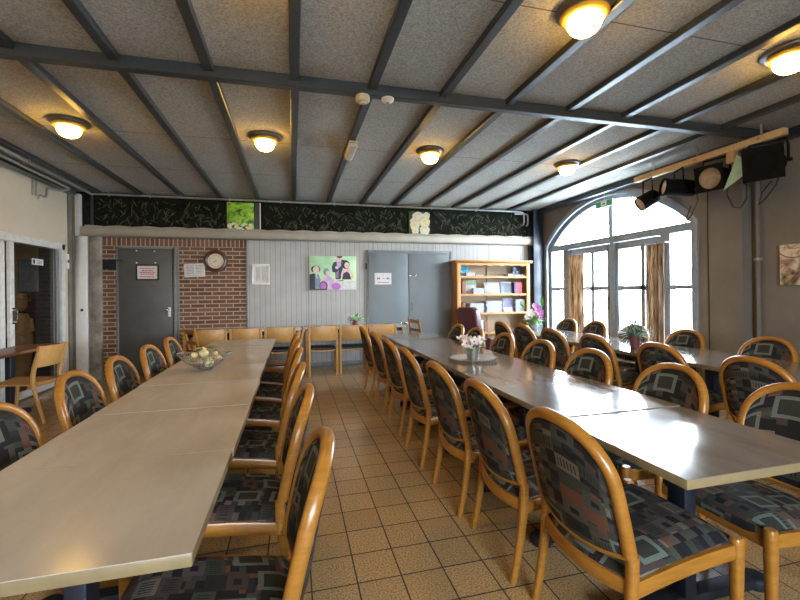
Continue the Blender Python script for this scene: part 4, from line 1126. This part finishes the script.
t2 = thing('basket', 'small brown wicker basket at the door end of the lower book shelf', 'basket', (3.25, 7.64, z)); MB().lathe([(0, 0), (.055, 0), (.07, .08), (.062, .17), (.066, .20), (.058, .20), (.05, .01), (0, .01)], 18).build('body', M['k_brown'], t2)
MB().lathe([(.058, .198), (.072, .205), (.058, .212)], 18).build('rim', M['wood_dark'], t2)
rr = random.Random(3)
for g, (xa, xb, n_) in enumerate(((3.345, 3.685, 7), (3.705, 4.09, 8))):
    hz = 0
    for k in range(n_):
        h = rr.uniform(.022, .034); dx = rr.uniform(-.015, .015)
        lab = ('white magazine in the pile beside the brown basket, %s from the bottom' if g == 0 else 'white magazine in the pile at the shelf middle, %s from the bottom') % (ORD+['eighth'])[k]
        book(xa+.018+dx, xb-.018+dx, z+hz, h, lab, M['shelf_paper'] if k % 3 else M['k_grey'], 'magazine', 'magazine', flat=True, y0=7.545, dep=.20, rz=rr.uniform(-.05, .05), group='magazine piles on the lower book shelf'); hz += h+.0008
board(4.125, 4.355, z, .275, 'purple and white picture frame on the lower book shelf', M['shelf_white'], 'picture', 'framed_picture', y=7.60, art=([M['k_purple'], M['k_steel'], M['p_lav']], [(.05, .95, .35, .80, 0), (.05, .95, .82, .95, 1), (.10, .8, .08, .32, 2)]))
hz = 0
for k in range(6):
    h = .042; book(4.375, 4.585, z+hz, h, 'blue-grey book in the pile at the window end, %s from the bottom' % ORD[k], M['k_steel'] if k % 2 else M['k_grey'], flat=True, y0=7.55, dep=.2, group='blue-grey books on the lower book shelf'); hz += h+.0008
z = SH[3]+.001
for k, (x0, x1, h, m_, lab) in enumerate(((3.36, 3.48, .26, 'k_yellow', 'yellow folder standing below the magazine pile'), (3.49, 3.66, .24, 'shelf_white', 'white binder standing beside the yellow folder'), (3.68, 3.76, .22, 'k_brown', 'brown book standing beside the white binder'))):
    book(x0, x1, z, h, lab, M[m_], 'binder' if k == 1 else 'folder' if k == 0 else 'book', 'binder' if k == 1 else 'folder' if k == 0 else 'book')

# ---------------------------------------------------------------- spotlight bar
t = thing('light_bar', 'raw wooden bar carrying four stage spotlights under the ceiling', 'bar', (4.70, 3.9, 2.92))
MB().box(-.035, .035, -.92, .92, -.035, .035).build('batten', M['batten'], t, bevel=.004)
for y in (-.70, .0, .62):
    mb = MB(); mb.box(-.006, .006, y-.008, y+.008, .0352, CZ-2.92-.001); mb.lathe([(.012, .0), (.012, .03)], 8, (-.04, y, 0), axis=(-1, 0, 0)); mb.build('hanger', M['galv'], t)
mb = MB(); mb.box(-.03, .03, -.45, -.36, -.16, -.0352); mb.build('block', M['batten'], t, bevel=.003)
mb = MB(); mb.tube([(0, .9, .045), (0, .5, .05), (.0, .1, .043), (0, -.4, .052), (0, -.9, .045)], .007, n=6); mb.build('cable', M['rubber'], t)
def spotlight(name, label, c, d, rad, L, square, lensr, bar_y, cable=None):
    """hung from the bar: c centre of the body, d where it points"""
    d = Vector(d).normalized(); c = Vector(c)
    t = thing(name, label, 'spotlight', c, 0, 'stage spotlights on the wooden bar')
    up = Vector((0, 0, 1)); sd = d.cross(up).normalized(); vv = sd.cross(d)
    P = lambda a, b, f: tuple(sd*a+vv*b+d*f)
    MB().lathe([(0, -L*.55), (rad*.55, -L*.55), (rad*.92, -L*.42), (rad, -L*.2), (rad, L*.36), (rad*1.06, L*.38), (rad*1.06, L*.46), (lensr*1.02, L*.46), (lensr*1.02, L*.40)], 24, axis=d).build('body', M['black_matte'], t)
    bd = t.children[0]
    MB().lathe([(lensr, L*.40), (lensr*.7, L*.43), (0, L*.445)], 24, axis=d).build('lens', M['lens'], bd)
    if square:
        mb = MB(); s = rad*1.22; n = 24
        ring = [P(lensr*1.05*cos(2*pi*k/n), lensr*1.05*sin(2*pi*k/n), L*.465) for k in range(n)]
        sq = []
        for k in range(n):
            a, b = cos(2*pi*k/n), sin(2*pi*k/n); q = s/max(abs(a), abs(b)); sq.append(P(a*q, b*q, L*.465))
        off = d*.012
        vs = ring+sq+[tuple(Vector(p_)+off) for p_ in ring]+[tuple(Vector(p_)+off) for p_ in sq]
        fs = []
        for k in range(n):
            k2 = (k+1) % n; fs += [(k, k2, n+k2, n+k), (2*n+k, 3*n+k, 3*n+k2, 2*n+k2), (n+k, n+k2, 3*n+k2, 3*n+k), (k, 2*n+k, 2*n+k2, k2)]
        mb._add(vs, fs); mb.build('filter_frame', M['black_matte'], t, smooth=30)
    mb = MB(); yk = rad*1.18; hy = (2.885-c.z)
    pa = [tuple(Vector(P(-yk, 0, 0))), tuple(Vector(P(-yk, 0, 0))+up*(rad*1.1)), tuple(Vector(P(-yk*.92, 0, 0))+up*(hy-.012)), tuple(Vector(P(yk*.92, 0, 0))+up*(hy-.012)), tuple(Vector(P(yk, 0, 0))+up*(rad*1.1)), tuple(Vector(P(yk, 0, 0)))]
    mb.tube(pa, .012, .006, n=8, hint=tuple(d), sq=4); yk_ = mb.build('yoke', M['black_matte'], t)
    mb = MB(); mb.lathe([(.018, -.02), (.018, .02)], 10, P(-yk-.01, 0, 0), axis=sd); mb.lathe([(.018, -.02), (.018, .02)], 10, P(yk+.01, 0, 0), axis=sd); mb.build('knob', M['black_matte'], yk_)
    if cable:
        mb = MB(); mb.tube([tuple(Vector(p_)-c) for p_ in cable], .008, n=6); mb.build('cable', M['rubber'], t)
    return t
spotlight('stage_spotlight', 'small black stage spotlight at the window end of the wooden bar', (4.70, 4.62, 2.60), (-.80, .25, -.50), .10, .27, False, .092, 0)
spotlight('stage_spotlight', 'long black tube spotlight hanging before the window arch, second on the bar', (4.70, 4.15, 2.65), (-.88, .42, .10), .105, .40, False, .098, 0,
          [(4.72, 3.95, 2.60), (4.74, 3.93, 2.45), (4.72, 4.0, 2.28), (4.73, 4.1, 2.20), (4.74, 4.02, 2.40)])
spotlight('stage_spotlight', 'black square-fronted spotlight with dusty tan lens, third on the bar', (4.73, 3.70, 2.655), (-.80, -.15, -.12), .120, .30, True, .118, 0,
          [(4.80, 3.62, 2.54), (4.80, 3.63, 2.44), (4.80, 3.56, 2.29), (4.80, 3.48, 2.27), (4.80, 3.42, 2.36), (4.80, 3.42, 2.50), (4.79, 3.47, 2.60)])
s4 = spotlight('stage_spotlight', 'black square-fronted spotlight with dark open front beside a pale cyan filter', (4.72, 3.16, 2.655), (-.78, -.30, -.14), .135, .34, True, .122, 0,
               [(4.82, 3.12, 2.53), (4.82, 3.15, 2.44), (4.82, 3.25, 2.32), (4.84, 3.33, 2.27), (4.85, 3.30, 2.40), (4.84, 3.20, 2.50)])
for ch in s4.children_recursive:
    if ch.name.startswith('lens'): ch.data.materials[0] = M['black_matte']
mb = MB(); mb.prism([(.02, .16), (.065, .10), (.085, -.06), (-.07, -.19), (.0, .06)], lambda u, v, w: (-.09+w, .27-u*1.6, v), 0, .004)
mb.build('colour_filter', M['gel'], s4, smooth=0)

# exit sign hanging before the window arch
t = thing('exit_sign', 'green and white exit sign hanging at the top of the arched window', 'exit sign', (4.97, 5.74, 2.79))
MB().box(-.02, .02, -.19, .19, -.055, .055).build('housing', M['white_plastic'], t, bevel=.004)
MB().box(-.006, .006, -.005, .005, .0555, .194).build('hanger', M['galv'], t)
mb = MB()
for x in (-.0205,):
    mb.face([(x, .06, -.045), (x, .185, -.045), (x, .185, .045), (x, .06, .045)]); mb.face([(x, -.185, -.045), (x, -.07, -.045), (x, -.07, .045), (x, -.185, .045)])
    mb.face([(x, .03, -.012), (x, -.03, -.012), (x, -.03, .012), (x, .03, .012)])
mb.build('pictogram_print', M['green_sign'], t, smooth=0, weld=False)

# ---------------------------------------------------------------- curtains
def curtain(y0, y1, z0, z1, x, label, folds):
    t = thing('curtain', label, 'curtain', (x, (y0+y1)/2, z0), 0, None); hw = (y1-y0)/2
    mb = MB()
    def fn(u, v):
        a = 2*pi*folds*u; k = .6+.4*(1-v)
        return (.028*sin(a)*k+.010*sin(2.3*a+1), -hw*(1-.04*sin(3*v))+2*hw*u, (z1-z0)*v)
    mb.grid(fn, 70, 14); o = mb.build('cloth', M['curtain'], t, recalc=False)
    md = o.modifiers.new('cloth', 'SOLIDIFY'); md.thickness = .003
    mb = MB(); mb.tube([(.0, -hw-.03, z1-z0+.012), (.0, hw+.03, z1-z0+.012)], .008, n=8, hint=(1, 0, 0)); mb.build('rod', M['frame_win'], t)
    for s in (-1, 1):
        mb = MB(); mb.box(-.006, RX+.055-x+.0, s*(hw+.025)-.006, s*(hw+.025)+.006, z1-z0+.004, z1-z0+.02); mb.build('bracket', M['frame_win'], t)
    return t
curtain(6.38, 6.78, .08, 2.03, 5.06, 'brown printed curtain on the french door leaf toward the bookshelf', 5)
curtain(4.72, 5.0, .08, 2.03, 5.06, 'brown printed curtain on the french door leaf toward the plaster pier', 4)

# ---------------------------------------------------------------- switches, plate, sticker
for z, lab in ((1.985, 'upper white wall switch beside the sliding glass door'), (1.845, 'lower white wall switch beside the sliding glass door')):
    t = thing('wall_switch', lab, 'switch', (LX, 7.585, z), 0, 'white wall switches by the glass door')
    MB().box(.0005, .03, -.04, .04, -.045, .045).build('housing', M['white_plastic'], t, bevel=.005)
    MB().box(.0302, .036, -.022, .022, -.03, .03).build('rocker', M['white_plastic'], t, bevel=.002)
t = thing('wall_socket', 'small dark round socket low on the white pier', 'socket', (-3.305, BY-.10, 1.14))
MB().lathe([(0, 0), (.022, 0), (.020, .012), (0, .013)], 14, axis=(0, -1, 0)).build('housing', M['black'], t)
t = thing('door_sticker', 'white sticker with black pictogram on the sliding glass door', 'sticker', (LX-.034, 6.91, 1.855))
MB().box(-.0005, .0012, -.135, .135, -.042, .042).build('sheet', M['paper'], t, smooth=0)
mb = MB(); mb.face([(.0016, -.12+.03*cos(a)*1.0+.035, .004+.03*sin(a)) for a in [2*pi*k/10 for k in range(10)]]); mb.face([(.0016, -.10, -.03), (.0016, -.06, -.03), (.0016, -.055, -.012), (.0016, -.10, -.008)])
for z in (.018, -.002, -.022): mb.face([(.0016, -.02, z-.004), (.0016, .11, z-.004), (.0016, .11, z+.004), (.0016, -.02, z+.004)])
mb.build('pictogram_print', M['ink'], t, smooth=0, weld=False)
# ---------------------------------------------------------------- plants and things on the tables
def blade(mb, base, d, L, wd, mi=0, droop=.3, n=5, up=(0, 0, 1)):
    b = Vector(base); d = Vector(d).normalized(); s = d.cross(Vector(up))
    if s.length < 1e-3: s = Vector((1, 0, 0))
    s.normalize(); vs = []
    for i in range(n+1):
        u = i/n; c = b+d*(L*u)-Vector((0, 0, 1))*(droop*L*u*u); w_ = wd*sin(pi*min(.97, max(.08, u*.95+.05)))
        vs += [tuple(c-s*w_), tuple(c+Vector((0, 0, w_*.3))), tuple(c+s*w_)]
    fs = []
    for i in range(n):
        a = i*3; fs += [(a, a+1, a+4, a+3), (a+1, a+2, a+5, a+4)]
    mb._add(vs, fs, mi)
def pot_plant(label, loc, r, h, potm, leafm, n, L, wd, seed, spread=1.0, name='potted_plant'):
    t = thing(name, label, 'plant', loc, 0); rr = random.Random(seed)
    MB().lathe([(0, 0), (r*.72, 0), (r*.96, h*.80), (r*1.08, h*.80), (r*1.10, h), (r*.98, h), (r*.94, h*.86), (0, h*.86)], 22).build('pot', potm, t)
    MB().lathe([(r*.92, h*.87), (0, h*.90)], 16).build('soil', M['soil'], t)
    mb = MB()
    for k in range(n):
        a = rr.uniform(0, 2*pi); e = rr.uniform(.12, 1.35); l = L*rr.uniform(.6, 1.05); st = rr.uniform(.0, .55)
        d = (cos(a)*cos(e)*spread, sin(a)*cos(e)*spread, sin(e)); b = (cos(a)*r*.3+d[0]*l*st, sin(a)*r*.3+d[1]*l*st, h*.88+d[2]*l*st)
        blade(mb, b, (d[0]+rr.uniform(-.4, .4), d[1]+rr.uniform(-.4, .4), d[2]+rr.uniform(-.3, .3)), l*.55, wd*rr.uniform(.7, 1.2), rr.choice((0, 0, 1)), .25)
    mb.build('foliage', leafm, t, weld=False, recalc=False)
    return t
pot_plant('small potted plant with pale green leaves on the wall table below the painting', (1.07, 7.42, .775), .055, .105, M['terracotta'], [M['leaf_mint'], M['leaf']], 90, .17, .017, 3)
pot_plant('bushy grey-green plant in a brown pot on the window tables', (3.67, 3.80, TH), .062, .135, M['terracotta'], [M['leaf_grey'], M['leaf_dark']], 320, .24, .008, 4, 1.0)

# orchid-like flowers in a zinc pot on a wire and glass tray, middle tables
t = thing('glass_plate', 'round clear glass plate under the zinc flower pot', 'plate', (1.63, 3.60, TH))
MB().lathe([(0, .001), (.10, .001), (.17, .008), (.215, .016), (.222, .019), (.215, .022), (.17, .014), (.10, .007), (0, .007)], 48).build('dish', M['glass_plate'], t)
mb = MB()
for k in range(40):
    a = 2*pi*k/40; mb.blob((.222*cos(a), .222*sin(a), .022), .008, nu=6, nv=4)
mb.build('bead_edging', M['chrome'], t)
t = thing('flower_pot', 'zinc pot of white and wine flowers on the glass plate', 'flowers', (1.63, 3.60, TH+.0075))
MB().lathe([(0, 0), (.052, 0), (.056, .025), (.069, .112), (.073, .115), (.069, .118), (.064, .112), (.06, .09), (0, .09)], 26).build('pot', M['zinc'], t)
mb = MB(); rr = random.Random(8)
for k in range(14):
    a = rr.uniform(0, 2*pi); blade(mb, (.03*cos(a), .03*sin(a), .09), (cos(a), sin(a), rr.uniform(.3, 1.0)), rr.uniform(.08, .15), .020, k % 2, .35)
mb.build('foliage', [M['leaf_dark'], M['leaf_bright']], t, weld=False, recalc=False)
def flower(parent, c, d, r, m1, m2, n=5, seed=0):
    mb = MB(); d = Vector(d).normalized(); q = Vector((0, 0, 1)).rotation_difference(d)
    for k in range(n):
        a = 2*pi*k/n+seed; dd = q @ Vector((cos(a), sin(a), .35)); up = q @ Vector((-sin(a), cos(a), 0))
        b = Vector(c)+dd*r*.1; s = d.cross(dd).normalized(); vs = []
        for i in range(5):
            u = i/4; w_ = r*.42*sin(pi*(u*.82+.1)); cc = b+dd*(r*u)+d*(r*.18*u*u)
            vs += [tuple(cc-s*w_), tuple(cc-d*.004), tuple(cc+s*w_)]
        mb._add(vs, [f for i in range(4) for f in ((i*3, i*3+1, i*3+4, i*3+3), (i*3+1, i*3+2, i*3+5, i*3+4))], 0)
    mb.blob(tuple(Vector(c)+d*r*.12), r*.2, 1, 8, 5)
    return mb.build('flower', [m1, m2], parent, weld=False, recalc=False)
for k in range(13):
    a = 2*pi*k/13*1.7+.3; e = .35+.9*(k % 4)/3; rad = .045+.05*(k % 3)/2
    flower(t, (rad*cos(a)*1.2, rad*sin(a)*1.2, .128+.045*sin(e)+.010*(k % 3)), (cos(a)*cos(e), sin(a)*cos(e)-.25, sin(e)), .042, M['petal_white'], M['petal_wine'], 5, k)

# wire bowl with decorative gourds, tables by the glass doors
bx, by = -.735, 3.82
t = thing('wire_bowl', 'wide boat-shaped wire bowl of gourds on the tables by the glass doors', 'bowl', (bx, by, TH+.002), radians(-10))
mb = MB()
def bowl_pt(u, a):
    """u 0 bottom .. 1 rim"""
    f = u**.75; return (.212*f*cos(a)*(1+.04*cos(2*a)), .165*f*sin(a), .012+.112*u**1.7+.018*u*abs(cos(a))**3)
for u in (.22, .42, .62, .82, 1.0): mb.tube([bowl_pt(u, 2*pi*k/40) for k in range(40)], .0030 if u < 1 else .0042, n=6, closed=True)
for k in range(22):
    a = 2*pi*k/22; mb.tube([bowl_pt(u/8, a+.25*u/8) for u in range(1, 9)], .0026, n=5)
    mb.tube([bowl_pt(u/8, a-.25*u/8) for u in range(1, 9)], .0022, n=5)
mb.build('wire_basket', M['wire'], t)
MB().lathe([(.060, 0.0), (.066, .004), (.060, .009), (.054, .004)], 24).build('foot_ring', M['wire'], t)
gl = [(-.046, .0, .068, .040, 'gourd_tan', 'tan round gourd low in the wire bowl, toward the wall'), (.038, -.018, .068, .040, 'gourd', 'cream round gourd low in the wire bowl, toward the aisle'),
      (-.005, .066, .080, .034, 'gourd_green', 'green mottled gourd at the rear of the wire bowl'), (-.098, .04, .094, .030, 'gourd', 'small cream gourd against the wall-side rim of the wire bowl'),
      (.096, .042, .097, .030, 'petal_cream', 'small pale yellow gourd against the aisle-side rim of the wire bowl'), (-.005, -.005, .140, .038, 'gourd', 'cream gourd topmost of the wire bowl'), (-.072, -.035, .132, .028, 'petal_cream', 'yellow gourd perched beside the topmost one'), (.072, .034, .132, .026, 'gourd_tan', 'tan gourd perched beside the topmost one')]
for k, (x, y, z, r, m_, lab) in enumerate(gl):
    ca, sa = cos(radians(-10)), sin(radians(-10))
    g = thing('gourd', lab, 'gourd', (bx+x*ca-y*sa, by+x*sa+y*ca, TH+z), k*.9, 'gourds in the wire bowl')
    MB().blob((0, 0, 0), (r, r, r*.86), 0, 14, 9, k, .05).build('rind', M[m_], g)
    mb = MB(); mb.tube([(0, 0, r*.84), (.004, 0, r*1.0), (.012, .004, r*1.18)], .006, n=6, taper=[1.2, .8, .6]); mb.build('stem', M['leaf_dark'], g)
g = thing('leaf_sprig', 'dark green leaf sprig tucked among the gourds', 'leaves', (bx, by, TH+.168)); mb = MB(); rr = random.Random(2)
for k in range(9):
    a = 2*pi*k/9; blade(mb, (.02*cos(a), .02*sin(a), .016), (cos(a), sin(a), rr.uniform(.1, .5)), rr.uniform(.07, .11), .018, k % 2, .5)
mb.build('foliage', [M['leaf_dark'], M['petal_cream']], g, weld=False, recalc=False)

# flower arrangement at the far end of the window tables
t = thing('flower_arrangement', 'tall arrangement of pink flowers at the shelf end of the window tables', 'flowers', (3.93, 6.22, TH))
MB().lathe([(0, 0), (.055, 0), (.075, .04), (.080, .09), (.060, .14), (.066, .15), (.052, .14), (.06, .09), (0, .05)], 22).build('vase', M['k_grey'], t)
mb = MB(); rr = random.Random(21)
for k in range(70):
    a = rr.uniform(0, 2*pi); e = rr.uniform(-.15, 1.3); blade(mb, (.02*cos(a), .02*sin(a), .12), (cos(a)*cos(e), sin(a)*cos(e), sin(e)+.12), rr.uniform(.12, .27), .022, k % 3 == 0, .4)
mb.build('foliage', [M['leaf'], M['leaf_bright']], t, weld=False, recalc=False)
mb = MB()
stalks = [(.16, .0, .50), (.05, .02, .44), (-.03, -.02, .36), (.10, -.03, .30), (-.22, .03, .44), (.02, -.05, .25), (.13, .04, .36)]
for x, y, z in stalks: mb.tube([(0, 0, .12), (x*.4, y*.4, .12+(z-.12)*.55), (x, y, z)], .004, n=5)
mb.build('stem', M['leaf'], t)
for k, (x, y, z) in enumerate(((.07, -.02, .40), (.05, -.04, .34), (.11, -.03, .28), (.13, -.02, .33), (.02, -.05, .24), (.08, -.05, .22), (.10, .0, .39), (.01, -.03, .43))):
    flower(t, (x, y, z-.05), (.1*(k % 3-1)-.2, -.8, .35), .048, M['petal_pink'], M['petal_white'] if k % 2 else M['petal_wine'], 6, k)
for k, (x, y, z) in enumerate(((-.07, -.04, .26), (-.10, -.02, .20))): flower(t, (x, y, z), (-.3, -.8, .4), .065, M['petal_white'], M['petal_cream'], 7, k)
mb = MB()
for x, z in ((.16, .50), (-.22, .44), (.17, .44), (-.19, .38)):
    for k in range(5): blade(mb, (x, 0, z-.02*k), (.5*(-1)**k, -.1, .9), .07, .012, 0, .1)
mb.build('bud_foliage', M['leaf_bright'], t, weld=False, recalc=False)

# ---------------------------------------------------------------- behind the glass doors
t = thing('display_board', 'tall blue-grey poster board standing in the dim hallway behind the glass', 'poster board', (-4.17, 8.08, 0))
MB().box(-.17, .13, -.0, .03, .05, 1.97).build('board', M['h_dark'], t, bevel=.003)
MB().box(-.16, .12, -.004, -.0005, 1.45, 1.96).build('poster', M['h_blue'], t, smooth=0)
MB().box(-.16, .12, -.004, -.0005, .9, 1.4499).build('lower_poster', M['p_dark'], t, smooth=0)
mb = MB(); text_mesh('Kom', .15, lambda u, v: (-.02+u, -.0045, 1.76+v), 0, mb); mb.build('lettering', M['h_tan'], t, smooth=0, weld=False)
for s in (-1, 1): MB().box(-.02+s*.12-.02, -.02+s*.12+.02, -.10, .14, 0, .0499).build('foot', M['black'], t)
t = thing('wooden_figure', 'tan carved wooden figure standing in the dim hallway behind the glass', 'ornament', (-4.12, 7.72, 0))
mb = MB(); mb.lathe([(0, .0), (.14, .0), (.14, .06), (.10, .10), (.13, .40), (.15, .70), (.12, 1.0), (.09, 1.10), (0, 1.12)], 20); mb.build('torso', M['h_tan'], t)
mb = MB(); mb.blob((0, 0, 1.25), (.085, .09, .115), 0, 14, 9); mb.lathe([(.13, 1.30), (.135, 1.315), (.085, 1.33), (.075, 1.42), (0, 1.43)], 18); mb.build('head', M['h_tan'], t)
for s in (-1, 1):
    mb = MB(); mb.tube([(s*.12, 0, 1.02), (s*.17, -.04, .85), (s*.12, -.14, .78), (s*.03, -.17, .84)], .035, n=8); mb.build('arm', M['h_tan'], t)
t = thing('display_rack', 'hallway rack of yellow and brown goods behind the glass', 'rack', (-4.80, 7.9, 0))
for z in (.5, .85, 1.2, 1.55): MB().box(-.33, .28, -.02, .22, z-.02, z).build('shelf', M['h_tan'], t)
for s in (-.34, .27): MB().box(s, s+.02, -.02, .22, 0, 1.9).build('side_panel', M['h_dark'], t)
rr = random.Random(4)
for zi, z in enumerate((.5, .85, 1.2, 1.55)):
    for k in range(5):
        w_ = .05; x = -.265+.11*k; h = rr.uniform(.14, .26)
        b = MB(); b.box(x-w_+.0, x+w_-.004, .0, .12, 0, h); b.T = None
        o = b.build('goods_box', M[rr.choice(('k_yellow', 'k_brown', 'k_red', 'petal_cream'))], None, bevel=.003); o.location = (-4.80, 7.9, z+.0008)
        tag(o, '%s goods box, %s from the wall on the %s shelf of the hallway rack' % (('small',)+(ORD[k], ORD[zi])), 'box', 'goods boxes on the hallway rack')
# ---------------------------------------------------------------- light and camera
w = bpy.data.worlds.new('daylight'); SC.world = w; w.use_nodes = True
bg = w.node_tree.nodes['Background']
tc = w.node_tree.nodes.new('ShaderNodeTexCoord'); sp_ = w.node_tree.nodes.new('ShaderNodeSeparateXYZ')
w.node_tree.links.new(tc.outputs['Generated'], sp_.inputs[0])
rp = w.node_tree.nodes.new('ShaderNodeValToRGB'); w.node_tree.links.new(sp_.outputs[2], rp.inputs[0])
rp.color_ramp.elements[0].position = 0.0; rp.color_ramp.elements[0].color = (.86, .93, 1.0, 1)
rp.color_ramp.elements[1].position = .8; rp.color_ramp.elements[1].color = (.58, .78, 1.0, 1)
w.node_tree.links.new(rp.outputs[0], bg.inputs[0]); bg.inputs[1].default_value = WORLD
def portal(name, loc, rot, sx, sy):
    li = bpy.data.lights.new(name, 'AREA'); li.shape = 'RECTANGLE'; li.size = sx; li.size_y = sy
    li.cycles.is_portal = True
    o = bpy.data.objects.new(name, li); COL.objects.link(o); o.location = loc; o.rotation_euler = rot
portal('window_daylight', (RX+.30, YC, 1.5), (0, radians(90), 0), 3.0, 3.3)
portal('fill_window_daylight', (.7, -3.55, 1.75), (radians(90), 0, 0), 2.6, 1.3)  # portal of the added rear window that gives fill light

cam = bpy.data.cameras.new('camera'); cam.sensor_width = 36; cam.lens = 413.4/800*36
cam.shift_y = -(300-291.86)/800; cam.clip_start = .05; cam.clip_end = 300
co = bpy.data.objects.new('camera', cam); COL.objects.link(co)
co.matrix_world = Matrix.Translation((0, 0, 1.38)) @ Matrix.Rotation(-.2524128, 4, 'Z') @ Matrix.Rotation(radians(90), 4, 'X') @ Matrix.Rotation(-.010667, 4, 'Z')
SC.camera = co
vs_ = SC.view_settings
SC.display_settings.display_device = 'sRGB'
vs_.view_transform = 'Standard'; vs_.look = 'None'; vs_.exposure = EXPOSURE; vs_.gamma = 1.0; vs_.use_curve_mapping = False
SC.cycles.max_bounces = 10; SC.cycles.diffuse_bounces = 5; SC.cycles.transparent_max_bounces = 12
SC.cycles.use_denoising = True; SC.cycles.sample_clamp_indirect = 8
SC.cycles.caustics_reflective = False; SC.cycles.caustics_refractive = False
